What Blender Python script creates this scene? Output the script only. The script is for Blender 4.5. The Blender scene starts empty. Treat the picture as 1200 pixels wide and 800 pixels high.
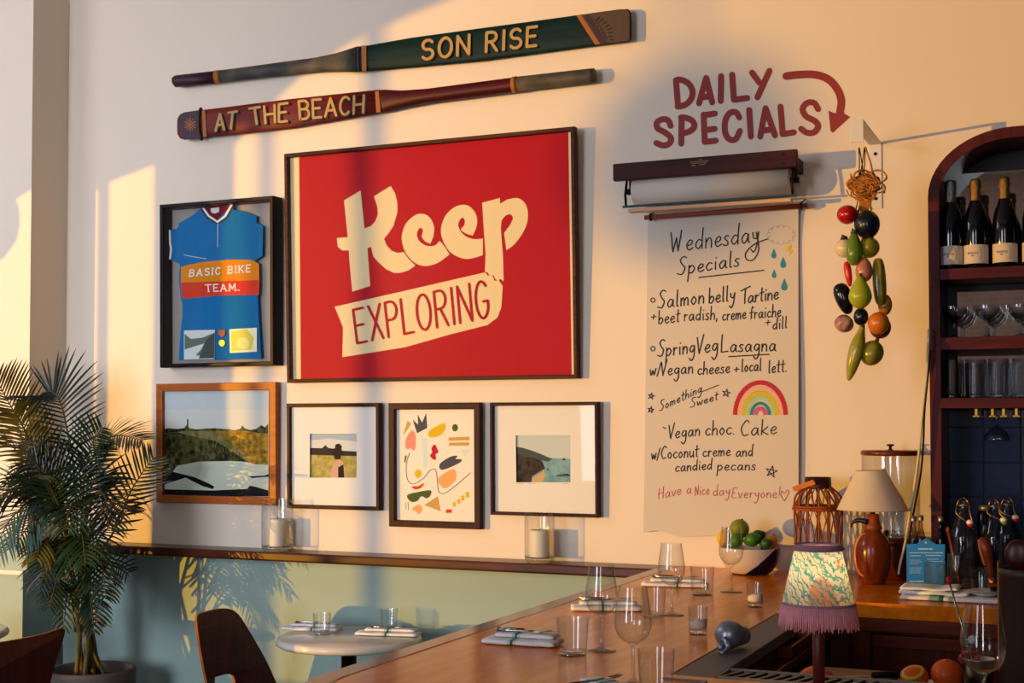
import bpy, bmesh, math, random
import numpy as np
from mathutils import Vector, Matrix
from mathutils.geometry import tessellate_polygon
random.seed(7)
SC = bpy.context.scene
COL = SC.collection
PI = math.pi

# ------------------------------------------------------------------ camera
F_PX, YAW, PITCH, CY_PX = 1582.19, math.radians(23.564), math.radians(1.803), 449.9
CAM = Vector((0.0, -4.9, 1.57))
cam_d = bpy.data.cameras.new('camera')
cam_d.sensor_width = 36.0
cam_d.lens = F_PX / 1200 * 36
cam_d.shift_y = (CY_PX - 400) / 1200
cam_d.clip_start = 0.05
cam_o = bpy.data.objects.new('camera', cam_d)
COL.objects.link(cam_o)
cam_o.location = CAM
cam_o.rotation_euler = (PI / 2 + PITCH, 0, YAW)
SC.camera = cam_o

# ------------------------------------------------------------------ light
SUN_AT = Vector((-12.8, -12.1, 1.5))
world = bpy.data.worlds.new('world')
SC.world = world
world.use_nodes = True
world.node_tree.nodes['Background'].inputs[0].default_value = (0.5, 0.6, 0.8, 1)
world.node_tree.nodes['Background'].inputs[1].default_value = 0.45


def lamp(name, kind, loc, power, color, size=0.1, size_y=None, aim=None, spread=None):
    d = bpy.data.lights.new(name, kind)
    d.energy = power
    d.color = color
    if kind == 'AREA':
        d.size = size
        if size_y:
            d.shape = 'RECTANGLE'
            d.size_y = size_y
        if spread:
            d.spread = spread
    else:
        d.shadow_soft_size = size
    o = bpy.data.objects.new(name, d)
    COL.objects.link(o)
    o.location = loc
    if aim is not None:
        o.rotation_euler = (Vector(aim) - Vector(loc)).to_track_quat('-Z', 'Y').to_euler()
    return o


# the low evening sun far outside, shining level through the windows of the left wall
s = lamp('evening_sun', 'SPOT', SUN_AT, 10000, (1.0, 0.49, 0.015), 0.05, aim=(-3.0, 0, 1.7))
s.data.spot_size = math.radians(40)
s.data.spot_blend = 0.8
# daylight through the street windows behind the camera
lamp('back_light', 'AREA', (-4.1, -8.85, 2.0), 84, (0.80, 0.84, 1.0), 2.2, 2.6, aim=(-4.7, 0, 1.7), spread=math.radians(75))
lamp('left_fill_light', 'AREA', (-5.9, -2.35, 3.5), 46, (0.80, 0.84, 1.0), 1.9, .7, aim=(-2.0, 0, 2.4))  # unseen fill added high on the left to brighten the upper left wall
lamp('back_light', 'AREA', (.35, -8.85, 2.2), 46, (0.88, 0.93, 1.0), .8, 2.3, aim=(-1.0, 0, 1.1))  # narrow panel added to put highlights in the wine glasses

SC.view_settings.view_transform = 'Standard'
SC.view_settings.look = 'None'
SC.view_settings.exposure = 0.0
SC.view_settings.gamma = 1.0
SC.view_settings.use_curve_mapping = False
SC.cycles.transparent_max_bounces = 32
SC.cycles.caustics_refractive = False
SC.cycles.caustics_reflective = False
SC.cycles.sample_clamp_indirect = 6.0

# ------------------------------------------------------------------ pixel -> place (photograph of 1200 x 800)
_fw = Vector((-math.sin(YAW) * math.cos(PITCH), math.cos(YAW) * math.cos(PITCH), math.sin(PITCH)))
_rt = Vector((math.cos(YAW), math.sin(YAW), 0))
_up = _rt.cross(_fw)


def ray(px, py):
    return _fw + _rt * ((px - 600) / F_PX) - _up * ((py - CY_PX) / F_PX)


def wp(px, py, y=0.0):                 # on an upright plane parallel to the back wall
    d = ray(px, py)
    return CAM + d * ((y - CAM.y) / d.y)


def hp(px, py, z):                     # on a level plane
    d = ray(px, py)
    return CAM + d * ((z - CAM.z) / d.z)


def onp(px, py, p0, n):                # on any plane
    d = ray(px, py)
    return CAM + d * ((p0 - CAM).dot(n) / d.dot(n))


def mpp(p):                            # metres per pixel at a point
    return (Vector(p) - CAM).dot(_fw) / F_PX


# ------------------------------------------------------------------ materials
def lin(c):
    if isinstance(c, str):
        c = c.lstrip('#')
        c = [int(c[i:i + 2], 16) / 255 for i in (0, 2, 4)]
    return tuple((v / 12.92 if v <= 0.04045 else ((v + 0.055) / 1.055) ** 2.4) for v in c[:3]) + (1.0,)


MATS = {}


def mat(name, color, rough=0.6, metal=0.0, spec=0.3, vary=0.0, scale=8.0, bump=0.0, bscale=60.0, coat=0.0, sheen=0.0,
        trans=0.0, color2=None, alpha=None):
    if name in MATS:
        return MATS[name]
    m = bpy.data.materials.new(name)
    m.use_nodes = True
    nt = m.node_tree
    b = nt.nodes['Principled BSDF']
    b.inputs['Base Color'].default_value = lin(color)
    b.inputs['Roughness'].default_value = rough
    b.inputs['Metallic'].default_value = metal
    b.inputs['Specular IOR Level'].default_value = spec
    b.inputs['Coat Weight'].default_value = coat
    b.inputs['Sheen Weight'].default_value = sheen
    b.inputs['Transmission Weight'].default_value = trans
    tc = nt.nodes.new('ShaderNodeTexCoord')
    if vary > 0 or color2:
        n = nt.nodes.new('ShaderNodeTexNoise')
        n.inputs['Scale'].default_value = scale
        n.inputs['Detail'].default_value = 5
        nt.links.new(tc.outputs['Object'], n.inputs['Vector'])
        mx = nt.nodes.new('ShaderNodeMix')
        mx.data_type = 'RGBA'
        c = lin(color)
        if color2:
            mx.inputs['A'].default_value = c
            mx.inputs['B'].default_value = lin(color2)
            r = nt.nodes.new('ShaderNodeMapRange')
            r.inputs['From Min'].default_value = 0.38
            r.inputs['From Max'].default_value = 0.62
            nt.links.new(n.outputs['Fac'], r.inputs['Value'])
            nt.links.new(r.outputs['Result'], mx.inputs['Factor'])
        else:
            mx.inputs['A'].default_value = tuple(v * (1 - vary) for v in c[:3]) + (1,)
            mx.inputs['B'].default_value = tuple(min(1, v * (1 + vary)) for v in c[:3]) + (1,)
            nt.links.new(n.outputs['Fac'], mx.inputs['Factor'])
        nt.links.new(mx.outputs['Result'], b.inputs['Base Color'])
    if bump > 0:
        n2 = nt.nodes.new('ShaderNodeTexNoise')
        n2.inputs['Scale'].default_value = bscale
        n2.inputs['Detail'].default_value = 3
        nt.links.new(tc.outputs['Object'], n2.inputs['Vector'])
        bp = nt.nodes.new('ShaderNodeBump')
        bp.inputs['Strength'].default_value = bump
        bp.inputs['Distance'].default_value = 0.01
        nt.links.new(n2.outputs['Fac'], bp.inputs['Height'])
        nt.links.new(bp.outputs['Normal'], b.inputs['Normal'])
    MATS[name] = m
    return m


def wood(name, c1, c2, rough=0.35, axis=0, scale=1.0, coat=0.0, streak=14.0, spec=0.25):
    """grain: noise stretched along one axis"""
    if name in MATS:
        return MATS[name]
    m = bpy.data.materials.new(name)
    m.use_nodes = True
    nt = m.node_tree
    b = nt.nodes['Principled BSDF']
    b.inputs['Roughness'].default_value = rough
    b.inputs['Coat Weight'].default_value = coat * .4
    b.inputs['Coat Roughness'].default_value = 0.12
    b.inputs['Specular IOR Level'].default_value = spec
    tc = nt.nodes.new('ShaderNodeTexCoord')
    mp = nt.nodes.new('ShaderNodeMapping')
    sc = [streak * scale] * 3
    sc[axis] = 1.2 * scale
    mp.inputs['Scale'].default_value = sc
    nt.links.new(tc.outputs['Object'], mp.inputs['Vector'])
    n = nt.nodes.new('ShaderNodeTexNoise')
    n.inputs['Scale'].default_value = 2.2
    n.inputs['Detail'].default_value = 7
    n.inputs['Roughness'].default_value = 0.62
    n.inputs['Distortion'].default_value = 0.35
    nt.links.new(mp.outputs['Vector'], n.inputs['Vector'])
    r = nt.nodes.new('ShaderNodeValToRGB')
    r.color_ramp.elements[0].position = 0.3
    r.color_ramp.elements[0].color = lin(c1)
    r.color_ramp.elements[1].position = 0.72
    r.color_ramp.elements[1].color = lin(c2)
    nt.links.new(n.outputs['Fac'], r.inputs['Fac'])
    nt.links.new(r.outputs['Color'], b.inputs['Base Color'])
    MATS[name] = m
    return m


def thin_glass(name, tint=(1, 1, 1), ior=1.45, extra=0.0, edge=0.0):
    """a thin pane or vessel wall: see-through, with a Fresnel reflection and slightly denser edges"""
    if name in MATS:
        return MATS[name]
    m = bpy.data.materials.new(name)
    m.use_nodes = True
    nt = m.node_tree
    for n in list(nt.nodes):
        if n.type != 'OUTPUT_MATERIAL':
            nt.nodes.remove(n)
    out = [n for n in nt.nodes if n.type == 'OUTPUT_MATERIAL'][0]
    tr = nt.nodes.new('ShaderNodeBsdfTransparent')
    tr.inputs[0].default_value = tuple(tint) + (1,)
    if edge > 0:
        lw = nt.nodes.new('ShaderNodeLayerWeight')
        lw.inputs['Blend'].default_value = 0.18
        mx = nt.nodes.new('ShaderNodeMix')
        mx.data_type = 'RGBA'
        mx.inputs['A'].default_value = tuple(tint) + (1,)
        mx.inputs['B'].default_value = tuple(v * (1 - edge) for v in tint) + (1,)
        nt.links.new(lw.outputs['Facing'], mx.inputs['Factor'])
        nt.links.new(mx.outputs['Result'], tr.inputs[0])
    gl = nt.nodes.new('ShaderNodeBsdfGlossy')
    gl.inputs['Roughness'].default_value = 0.02
    fr = nt.nodes.new('ShaderNodeFresnel')
    fr.inputs['IOR'].default_value = ior
    geo = nt.nodes.new('ShaderNodeNewGeometry')
    mix = nt.nodes.new('ShaderNodeMixShader')
    # same reflectance from both sides of the thin wall
    inv = nt.nodes.new('ShaderNodeMath')
    inv.operation = 'MULTIPLY_ADD'
    nt.links.new(geo.outputs['Backfacing'], inv.inputs[0])
    inv.inputs[1].default_value = 1.0 / ior - ior
    inv.inputs[2].default_value = ior
    nt.links.new(inv.outputs[0], fr.inputs['IOR'])
    fac = fr.outputs[0]
    if extra > 0:
        ad = nt.nodes.new('ShaderNodeMath')
        ad.operation = 'ADD'
        ad.inputs[1].default_value = extra
        ad.use_clamp = True
        nt.links.new(fac, ad.inputs[0])
        fac = ad.outputs[0]
    nt.links.new(fac, mix.inputs[0])
    nt.links.new(tr.outputs[0], mix.inputs[1])
    nt.links.new(gl.outputs[0], mix.inputs[2])
    nt.links.new(mix.outputs[0], out.inputs['Surface'])
    MATS[name] = m
    return m


def solid_glass(name, tint=(1, 1, 1), rough=0.0, ior=1.45):
    if name in MATS:
        return MATS[name]
    m = bpy.data.materials.new(name)
    m.use_nodes = True
    b = m.node_tree.nodes['Principled BSDF']
    b.inputs['Base Color'].default_value = tuple(tint) + (1,)
    b.inputs['Transmission Weight'].default_value = 1.0
    b.inputs['Roughness'].default_value = rough
    b.inputs['IOR'].default_value = ior
    MATS[name] = m
    return m


def cloth_shade(name, color, trans=0.45, pattern=None):
    """lamp shade fabric that lets its lamp shine through"""
    if name in MATS:
        return MATS[name]
    m = bpy.data.materials.new(name)
    m.use_nodes = True
    nt = m.node_tree
    for n in list(nt.nodes):
        if n.type != 'OUTPUT_MATERIAL':
            nt.nodes.remove(n)
    out = [n for n in nt.nodes if n.type == 'OUTPUT_MATERIAL'][0]
    di = nt.nodes.new('ShaderNodeBsdfDiffuse')
    tl = nt.nodes.new('ShaderNodeBsdfTranslucent')
    mx = nt.nodes.new('ShaderNodeMixShader')
    mx.inputs[0].default_value = trans
    di.inputs[0].default_value = lin(color)
    tl.inputs[0].default_value = lin(color)
    if pattern:
        col = pattern(nt)
        nt.links.new(col, di.inputs[0])
        nt.links.new(col, tl.inputs[0])
    nt.links.new(di.outputs[0], mx.inputs[1])
    nt.links.new(tl.outputs[0], mx.inputs[2])
    nt.links.new(mx.outputs[0], out.inputs['Surface'])
    MATS[name] = m
    return m


# ------------------------------------------------------------------ mesh building
class MB:
    def __init__(self):
        self.v, self.f, self.m, self.s = [], [], [], []

    def add(self, vs, fs, mi=0, smooth=False):
        o = len(self.v)
        self.v += [tuple(p) for p in vs]
        for f in fs:
            self.f.append([i + o for i in f])
            self.m.append(mi)
            self.s.append(smooth)
        return self

    def box(self, x0, x1, y0, y1, z0, z1, mi=0):
        vs = [(x, y, z) for x in (x0, x1) for y in (y0, y1) for z in (z0, z1)]
        return self.add(vs, [(0, 1, 3, 2), (4, 6, 7, 5), (0, 4, 5, 1), (2, 3, 7, 6), (0, 2, 6, 4), (1, 5, 7, 3)], mi)

    def obox(self, c, sx, sy, sz, M=None, mi=0):
        b = MB().box(-sx / 2, sx / 2, -sy / 2, sy / 2, -sz / 2, sz / 2)
        M = M or Matrix()
        return self.add([Vector(c) + M.to_3x3() @ Vector(p) for p in b.v], b.f, mi)

    def lathe(self, prof, seg=32, c=(0, 0, 0), mi=0, closed=False, sx=1.0, sy=1.0, M=None, smooth=True):
        n = len(prof)
        vs = []
        M3 = M.to_3x3() if M else None
        for i in range(seg):
            a = 2 * PI * i / seg
            for r, z in prof:
                p = Vector((r * math.cos(a) * sx, r * math.sin(a) * sy, z))
                if M3:
                    p = M3 @ p
                vs.append(Vector(c) + p)
        fs = []
        for i in range(seg):
            j = (i + 1) % seg
            for k in range(n - 1 if not closed else n):
                k2 = (k + 1) % n
                fs.append((i * n + k, j * n + k, j * n + k2, i * n + k2))
        self.add(vs, fs, mi, smooth)
        if not closed:
            o = len(self.v) - len(vs)
            if prof[0][0] > 1e-5 and self._cap:
                self.f.append([o + i * n for i in reversed(range(seg))]); self.m.append(mi); self.s.append(False)
            if prof[-1][0] > 1e-5 and self._cap:
                self.f.append([o + i * n + n - 1 for i in range(seg)]); self.m.append(mi); self.s.append(False)
        return self
    _cap = False

    def ball(self, c, rx, ry=None, rz=None, seg=20, rings=12, M=None, mi=0, fn=None, fxy=None):
        ry = rx if ry is None else ry
        rz = rx if rz is None else rz
        vs, fs = [], []
        for k in range(rings + 1):
            t = PI * k / rings
            for i in range(seg):
                a = 2 * PI * i / seg
                p = Vector((math.sin(t) * math.cos(a), math.sin(t) * math.sin(a), math.cos(t)))
                if fn:
                    p = p * fn(a, t)
                if fxy:
                    k_ = fxy(a, t)
                    p = Vector((p.x * k_, p.y * k_, p.z))
                p = Vector((p.x * rx, p.y * ry, p.z * rz))
                if M:
                    p = M.to_3x3() @ p
                vs.append(Vector(c) + p)
        for k in range(rings):
            for i in range(seg):
                j = (i + 1) % seg
                fs.append((k * seg + i, (k + 1) * seg + i, (k + 1) * seg + j, k * seg + j))
        return self.add(vs, fs, mi, True)

    def tube(self, pts, r, seg=8, mi=0, cap=True, closed=False, flat=None):
        pts = [Vector(p) for p in pts]
        n = len(pts)
        rad = r if isinstance(r, (list, tuple)) else [r] * n
        vs, fs = [], []
        prev = None
        for i, p in enumerate(pts):
            if closed:
                t = pts[(i + 1) % n] - pts[i - 1]
            else:
                t = pts[min(i + 1, n - 1)] - pts[max(i - 1, 0)]
            t = t.normalized() if t.length > 1e-9 else Vector((0, 0, 1))
            if prev is None:
                a = Vector((0, 0, 1)) if abs(t.z) < 0.9 else Vector((1, 0, 0))
                u = (a - t * a.dot(t)).normalized()
            else:
                u = prev - t * prev.dot(t)
                u = u.normalized() if u.length > 1e-6 else t.orthogonal().normalized()
            prev = u
            w = t.cross(u)
            for k in range(seg):
                a = 2 * PI * k / seg
                ru, rw = rad[i], rad[i] * (flat or 1.0)
                vs.append(p + u * (math.cos(a) * ru) + w * (math.sin(a) * rw))
        for i in range(n if closed else n - 1):
            j = (i + 1) % n
            for k in range(seg):
                l = (k + 1) % seg
                fs.append((i * seg + k, i * seg + l, j * seg + l, j * seg + k))
        self.add(vs, fs, mi, True)
        if cap and not closed:
            o = len(self.v) - len(vs)
            self.f.append([o + k for k in reversed(range(seg))]); self.m.append(mi); self.s.append(False)
            self.f.append([o + (n - 1) * seg + k for k in range(seg)]); self.m.append(mi); self.s.append(False)
        return self

    def cyl(self, c, r, h, seg=24, mi=0, r2=None):
        r2 = r if r2 is None else r2
        return self.tube([(c[0], c[1], c[2]), (c[0], c[1], c[2] + h)], [r, r2], seg, mi)

    def plate(self, loops, to3, t, mi=0, mside=None):
        """2-D outline (first loop) with holes (other loops), given a thickness; to3(u, v, d) -> point"""
        loops = [list(l) for l in loops]
        tri = tessellate_polygon([[Vector((u, v, 0)) for u, v in l] for l in loops])
        flat = [p for l in loops for p in l]
        n = len(flat)
        fs = []
        for a, b, c in tri:
            (ax, ay), (bx, by), (cx, cy_) = flat[a], flat[b], flat[c]
            if (bx - ax) * (cy_ - ay) - (by - ay) * (cx - ax) < 0:
                a, c = c, a
            fs.append((a, b, c))
        vs = [to3(u, v, 0) for u, v in flat]
        if t == 0:
            return self.add(vs, fs, mi)
        vs += [to3(u, v, t) for u, v in flat]
        self.add(vs, [tuple(i + n for i in f) for f in fs] + [tuple(reversed(f)) for f in fs], mi)
        o = len(self.v) - 2 * n
        k0 = 0
        for l in loops:
            k = len(l)
            for i in range(k):
                j = (i + 1) % k
                self.f.append([o + k0 + i, o + k0 + j, o + n + k0 + j, o + n + k0 + i])
                self.m.append(mi if mside is None else mside); self.s.append(False)
            k0 += k
        return self

    def stroke(self, pts, w, to3, d=0.0, mi=0, rnd=True, taper=None):
        """flat brush stroke with round ends; each piece a hair above the last so that none coincide"""
        self._k = getattr(self, '_k', 0)
        d0 = d
        pts = [Vector((p[0], p[1])) for p in pts]
        for i in range(len(pts) - 1):
            a, b = pts[i], pts[i + 1]
            t = b - a
            if t.length < 1e-9:
                continue
            nn = Vector((-t.y, t.x)).normalized() * (w / 2)
            q = [a + nn, a - nn, b - nn, b + nn]
            self._k += 1
            d = d0 + (self._k % 16) * 3e-5
            self.add([to3(p.x, p.y, d) for p in q], [(0, 1, 2, 3)], mi)
        if rnd:
            for p in pts:
                self._k += 1
                d = d0 + (self._k % 16) * 3e-5
                c = [p + Vector((math.cos(k * PI / 4), math.sin(k * PI / 4))) * (w / 2) for k in range(8)]
                self.add([to3(q.x, q.y, d) for q in c], [tuple(range(8))], mi)
        return self

    def build(self, name, mats, parent=None, bevel=0.0, fix=True, subd=0, seg=2):
        me = bpy.data.meshes.new(name)
        me.from_pydata([tuple(p) for p in self.v], [], self.f)
        if not isinstance(mats, (list, tuple)):
            mats = [mats]
        for m in mats:
            me.materials.append(m)
        for p, mi, sm in zip(me.polygons, self.m, self.s):
            p.material_index = mi
            p.use_smooth = sm
        if fix:
            bm = bmesh.new()
            bm.from_mesh(me)
            bmesh.ops.remove_doubles(bm, verts=bm.verts, dist=1e-6)
            bmesh.ops.recalc_face_normals(bm, faces=bm.faces)
            bm.to_mesh(me)
            bm.free()
        me.update()
        o = bpy.data.objects.new(name, me)
        COL.objects.link(o)
        if parent is not None:
            o.parent = parent
        if bevel > 0:
            b = o.modifiers.new('bevel', 'BEVEL')
            b.width = bevel
            b.segments = seg
            b.limit_method = 'ANGLE'
            b.angle_limit = math.radians(40)
        if subd:
            sd = o.modifiers.new('subd', 'SUBSURF')
            sd.levels = sd.render_levels = subd
        return o


def empty(name, loc, rz=0.0, rx=0.0, ry=0.0):
    o = bpy.data.objects.new(name, None)
    COL.objects.link(o)
    o.empty_display_size = 0.05
    o.location = loc
    o.rotation_euler = (rx, ry, rz)
    return o


def tag(o, label, cat, group=None, kind=None):
    if label:
        o['label'] = label
    if cat:
        o['category'] = cat
    if group:
        o['group'] = group
    if kind:
        o['kind'] = kind
    return o


def thing(name, label, cat, loc, rz=0.0, group=None, rx=0.0, ry=0.0):
    return tag(empty(name, loc, rz, rx, ry), label, cat, group)


def structure(o):
    o['kind'] = 'structure'
    return o


def dup(root, loc, label, rz=None, group=None, scale=None):
    r = root.copy()
    COL.objects.link(r)
    r.location = loc
    r['label'] = label
    if group:
        r['group'] = group
    if rz is not None:
        r.rotation_euler = (root.rotation_euler.x, root.rotation_euler.y, rz)
    if scale is not None:
        r.scale = (scale, scale, scale)
    for ch in list(root.children):
        c = ch.copy()
        COL.objects.link(c)
        c.parent = r
        for g in list(ch.children):
            d = g.copy()
            COL.objects.link(d)
            d.parent = c
    return r


def smooth_pts(pts, n=6, closed=False):
    """Catmull-Rom through the points (any dimension)"""
    pts = [Vector(p) for p in pts]
    if len(pts) < 3:
        return pts
    out = []
    N = len(pts)
    for i in range(N if closed else N - 1):
        p1, p2 = pts[i], pts[(i + 1) % N]
        p0 = pts[i - 1] if (closed or i > 0) else p1 * 2 - p2
        p3 = pts[(i + 2) % N] if (closed or i + 2 < N) else p2 * 2 - p1
        for k in range(n):
            t = k / n
            out.append(0.5 * ((2 * p1) + (p2 - p0) * t + (2 * p0 - 5 * p1 + 4 * p2 - p3) * t * t + (3 * p1 - p0 - 3 * p2 + p3) * t ** 3))
    if not closed:
        out.append(pts[-1])
    return out


def ellipse(cx, cy, rx, ry, n=24, rot=0.0, a0=0.0, a1=2 * PI):
    full = abs(a1 - a0 - 2 * PI) < 1e-6
    out = []
    for i in range(n if full else n + 1):
        a = a0 + (a1 - a0) * i / n
        x, y = rx * math.cos(a), ry * math.sin(a)
        out.append((cx + x * math.cos(rot) - y * math.sin(rot), cy + x * math.sin(rot) + y * math.cos(rot)))
    return out


def crop(pts, ox, oy, s):              # points read off an enlarged view -> photograph pixels
    return [(ox + x / s, oy + y / s) for x, y in pts]


# ------------------------------------------------------------------ lettering
def arc(cx, cy, rx, ry, d0, d1, n=8):
    return [(cx + rx * math.cos(math.radians(d0 + (d1 - d0) * i / n)), cy + ry * math.sin(math.radians(d0 + (d1 - d0) * i / n))) for i in range(n + 1)]


BLOCK = {   # sign painter's capitals, unit height; (width, strokes)
    'A': (.72, [[(0, 0), (.36, 1), (.72, 0)], [(.13, .33), (.59, .33)]]),
    'B': (.6, [[(0, 0), (0, 1)], [(0, 1)] + arc(.3, .77, .26, .23, 90, -90) + [(0, .54)], [(0, .54)] + arc(.32, .27, .28, .27, 90, -90) + [(0, 0)]]),
    'C': (.62, [arc(.33, .5, .33, .5, 45, 315, 14)]),
    'D': (.64, [[(0, 0), (0, 1)], [(0, 1)] + arc(.2, .5, .44, .5, 90, -90, 12) + [(0, 0)]]),
    'E': (.52, [[(.52, 1), (0, 1), (0, 0), (.52, 0)], [(0, .52), (.44, .52)]]),
    'G': (.64, [arc(.33, .5, .33, .5, 45, 330, 14) + [(.62, .45), (.38, .45)]]),
    'H': (.62, [[(0, 0), (0, 1)], [(.62, 0), (.62, 1)], [(0, .5), (.62, .5)]]),
    'I': (.08, [[(.04, 0), (.04, 1)]]),
    'K': (.62, [[(0, 0), (0, 1)], [(.6, 1), (.03, .42)], [(.2, .6), (.62, 0)]]),
    'L': (.5, [[(0, 1), (0, 0), (.5, 0)]]),
    'M': (.8, [[(0, 0), (.06, 1), (.4, .25), (.74, 1), (.8, 0)]]),
    'N': (.64, [[(0, 0), (0, 1), (.64, 0), (.64, 1)]]),
    'O': (.7, [arc(.35, .5, .35, .5, 0, 360, 20)]),
    'P': (.56, [[(0, 0), (0, 1)], [(0, 1)] + arc(.28, .74, .28, .26, 90, -90) + [(0, .48)]]),
    'R': (.6, [[(0, 0), (0, 1)], [(0, 1)] + arc(.28, .75, .28, .25, 90, -90) + [(0, .5)], [(.25, .5), (.6, 0)]]),
    'S': (.6, [arc(.3, .75, .28, .25, 30, 260, 9) + arc(.3, .26, .3, .26, 90, -150, 10)]),
    'T': (.62, [[(0, 1), (.62, 1)], [(.31, 1), (.31, 0)]]),
    'X': (.6, [[(0, 1), (.6, 0)], [(.6, 1), (0, 0)]]),
    'Y': (.64, [[(0, 1), (.32, .45), (.64, 1)], [(.32, .45), (.3, 0)]]),
    '.': (.08, [[(.04, .03), (.05, .03)]]),
    ' ': (.3, []),
}
HAND = {    # marker handwriting: x-height 1
    'a': (.95, [[(.78, .85), (.45, 1), (.1, .5), (.3, .02), (.62, .25), (.8, .9), (.78, .25), (.95, .02)]]),
    'b': (.85, [[(.08, 2.1), (.1, 1), (.12, .05)], [(.12, .55), (.5, .95), (.78, .5), (.45, 0), (.12, .12)]]),
    'c': (.75, [[(.72, .85), (.4, .98), (.08, .5), (.35, .02), (.75, .2)]]),
    'd': (.9, [[(.72, .8), (.4, .95), (.08, .45), (.38, .02), (.75, .45)], [(.82, 2.1), (.76, .9), (.8, 0)]]),
    'e': (.78, [[(.1, .45), (.55, .55), (.68, .85), (.4, 1), (.1, .5), (.35, 0), (.78, .2)]]),
    'f': (.7, [[(.72, 1.8), (.48, 2), (.36, 1.3), (.34, 0)], [(.02, .95), (.72, 1.1)]]),
    'g': (.85, [[(.74, .85), (.4, 1), (.1, .5), (.4, .12), (.72, .6), (.76, .9), (.74, -.5), (.4, -1.05), (.08, -.7)]]),
    'h': (.8, [[(.1, 2.1), (.1, 1), (.08, 0)], [(.1, .5), (.42, .98), (.68, .75), (.72, 0)]]),
    'i': (.35, [[(.16, 1), (.18, .4), (.22, 0)], [(.2, 1.5), (.24, 1.55)]]),
    'k': (.85, [[(.1, 2.1), (.1, 1), (.1, 0)], [(.75, 1.05), (.14, .45)], [(.14, .45), (.85, -.05)]]),
    'l': (.4, [[(.15, 2.1), (.15, 1), (.18, .1), (.35, .02)]]),
    'm': (1.15, [[(.08, 1), (.1, 0)], [(.1, .55), (.32, 1), (.5, .75), (.52, 0)], [(.52, .55), (.78, 1), (.98, .75), (1.02, 0)]]),
    'n': (.8, [[(.08, 1), (.1, 0)], [(.1, .5), (.4, .98), (.66, .75), (.7, 0)]]),
    'o': (.8, [[(.4, 1), (.1, .5), (.38, 0), (.72, .5), (.42, 1)]]),
    'p': (.85, [[(.1, 1.05), (.1, 0), (.06, -1)], [(.1, .65), (.45, 1), (.76, .55), (.42, .02), (.1, .2)]]),
    'r': (.62, [[(.1, 1), (.12, 0)], [(.12, .55), (.34, .95), (.6, .9)]]),
    's': (.62, [[(.58, .9), (.32, 1), (.14, .72), (.46, .42), (.5, .1), (.22, 0), (.02, .15)]]),
    't': (.6, [[(.3, 1.9), (.28, .8), (.3, .1), (.52, .02)], [(.0, 1.2), (.65, 1.3)]]),
    'u': (.8, [[(.08, 1), (.1, .3), (.34, 0), (.64, .35)], [(.68, 1), (.7, .4), (.78, 0)]]),
    'v': (.7, [[(.04, 1), (.34, 0), (.7, 1.05)]]),
    'w': (1.05, [[(.04, 1), (.28, 0), (.52, .8), (.76, 0), (1.02, 1.05)]]),
    'y': (.8, [[(.1, 1), (.22, .45), (.55, .4), (.72, 1)], [(.74, 1), (.6, -.4), (.3, -1), (.02, -.7)]]),
    'W': (1.5, [[(.0, 2), (.32, 0)], [(.32, 0), (.62, 1.4)], [(.62, 1.4), (.86, .05)], [(.86, .05), (1.15, 2.1)]]),
    'S': (1.05, [[(1, 2.1), (.66, 2.3), (.3, 1.9), (.55, 1.3), (.88, .8), (.6, .05), (.05, .2)]]),
    'L': (1.05, [[(.12, 2.4), (.1, 1), (.14, 0)], [(.14, 0), (1.0, .1)]]),
    'T': (.9, [[(-.1, 1.9), (1.3, 2.4)], [(.6, 2.2), (.55, 1), (.6, 0)]]),
    'V': (.85, [[(.0, 2.1), (.36, 0)], [(.36, 0), (.85, 2.4)]]),
    'C': (1.0, [[(.95, 1.8), (.6, 2.1), (.1, 1.1), (.4, .05), (.95, .2)]]),
    'H': (1.0, [[(.1, 2.1), (.1, 0)], [(.85, 2.2), (.85, 0)], [(-.1, 1), (.95, 1.15)]]),
    'N': (.9, [[(.05, 0), (.1, 1.7)], [(.1, 1.7), (.7, .1)], [(.7, .1), (.8, 1.9)]]),
    'E': (.9, [[(.85, 1.9), (.3, 1.95), (.15, 1.1), (.6, 1), (.15, .9), (.1, .1), (.85, .05)]]),
    '+': (.8, [[(.1, .5), (.75, .55)], [(.42, .95), (.4, .1)]]),
    '-': (.6, [[(.1, .6), (.45, .5)]]),
    '.': (.3, [[(.1, .03), (.14, .05)]]),
    ',': (.3, [[(.15, .1), (.05, -.35)]]),
    '!': (.35, [[(.25, 2.2), (.16, .5)], [(.14, .05), (.16, .02)]]),
    '/': (.6, [[(.55, 1.9), (.02, -.3)]]),
}


def letter_word(mb, text, quad, w, to3, d, mi=0, gap=.22, serif=False, jitter=0.0):
    """block capitals fitted into a four-cornered patch TL, TR, BR, BL of the photograph"""
    tot = sum(BLOCK[c][0] for c in text) + gap * (len(text) - 1)
    TL, TR, BR, BL = [Vector(q) for q in quad]

    def at(u, v):
        return (BL * (1 - u) + BR * u) * (1 - v) + (TL * (1 - u) + TR * u) * v
    x = 0
    for c in text:
        cw, strokes = BLOCK[c]
        jx, jy = random.uniform(-jitter, jitter), random.uniform(-jitter, jitter)
        for st in strokes:
            mb.stroke([at((x + px + jx) / tot, py + jy) for px, py in st], w, to3, d, mi)
            if serif and len(st) <= 5:
                for (px, py) in (st[0], st[-1]):
                    if py < .05 or py > .95:
                        mb.stroke([at((x + px - .11) / tot, py), at((x + px + .11) / tot, py)], w * .7, to3, d, mi)
        x += cw + gap


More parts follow.
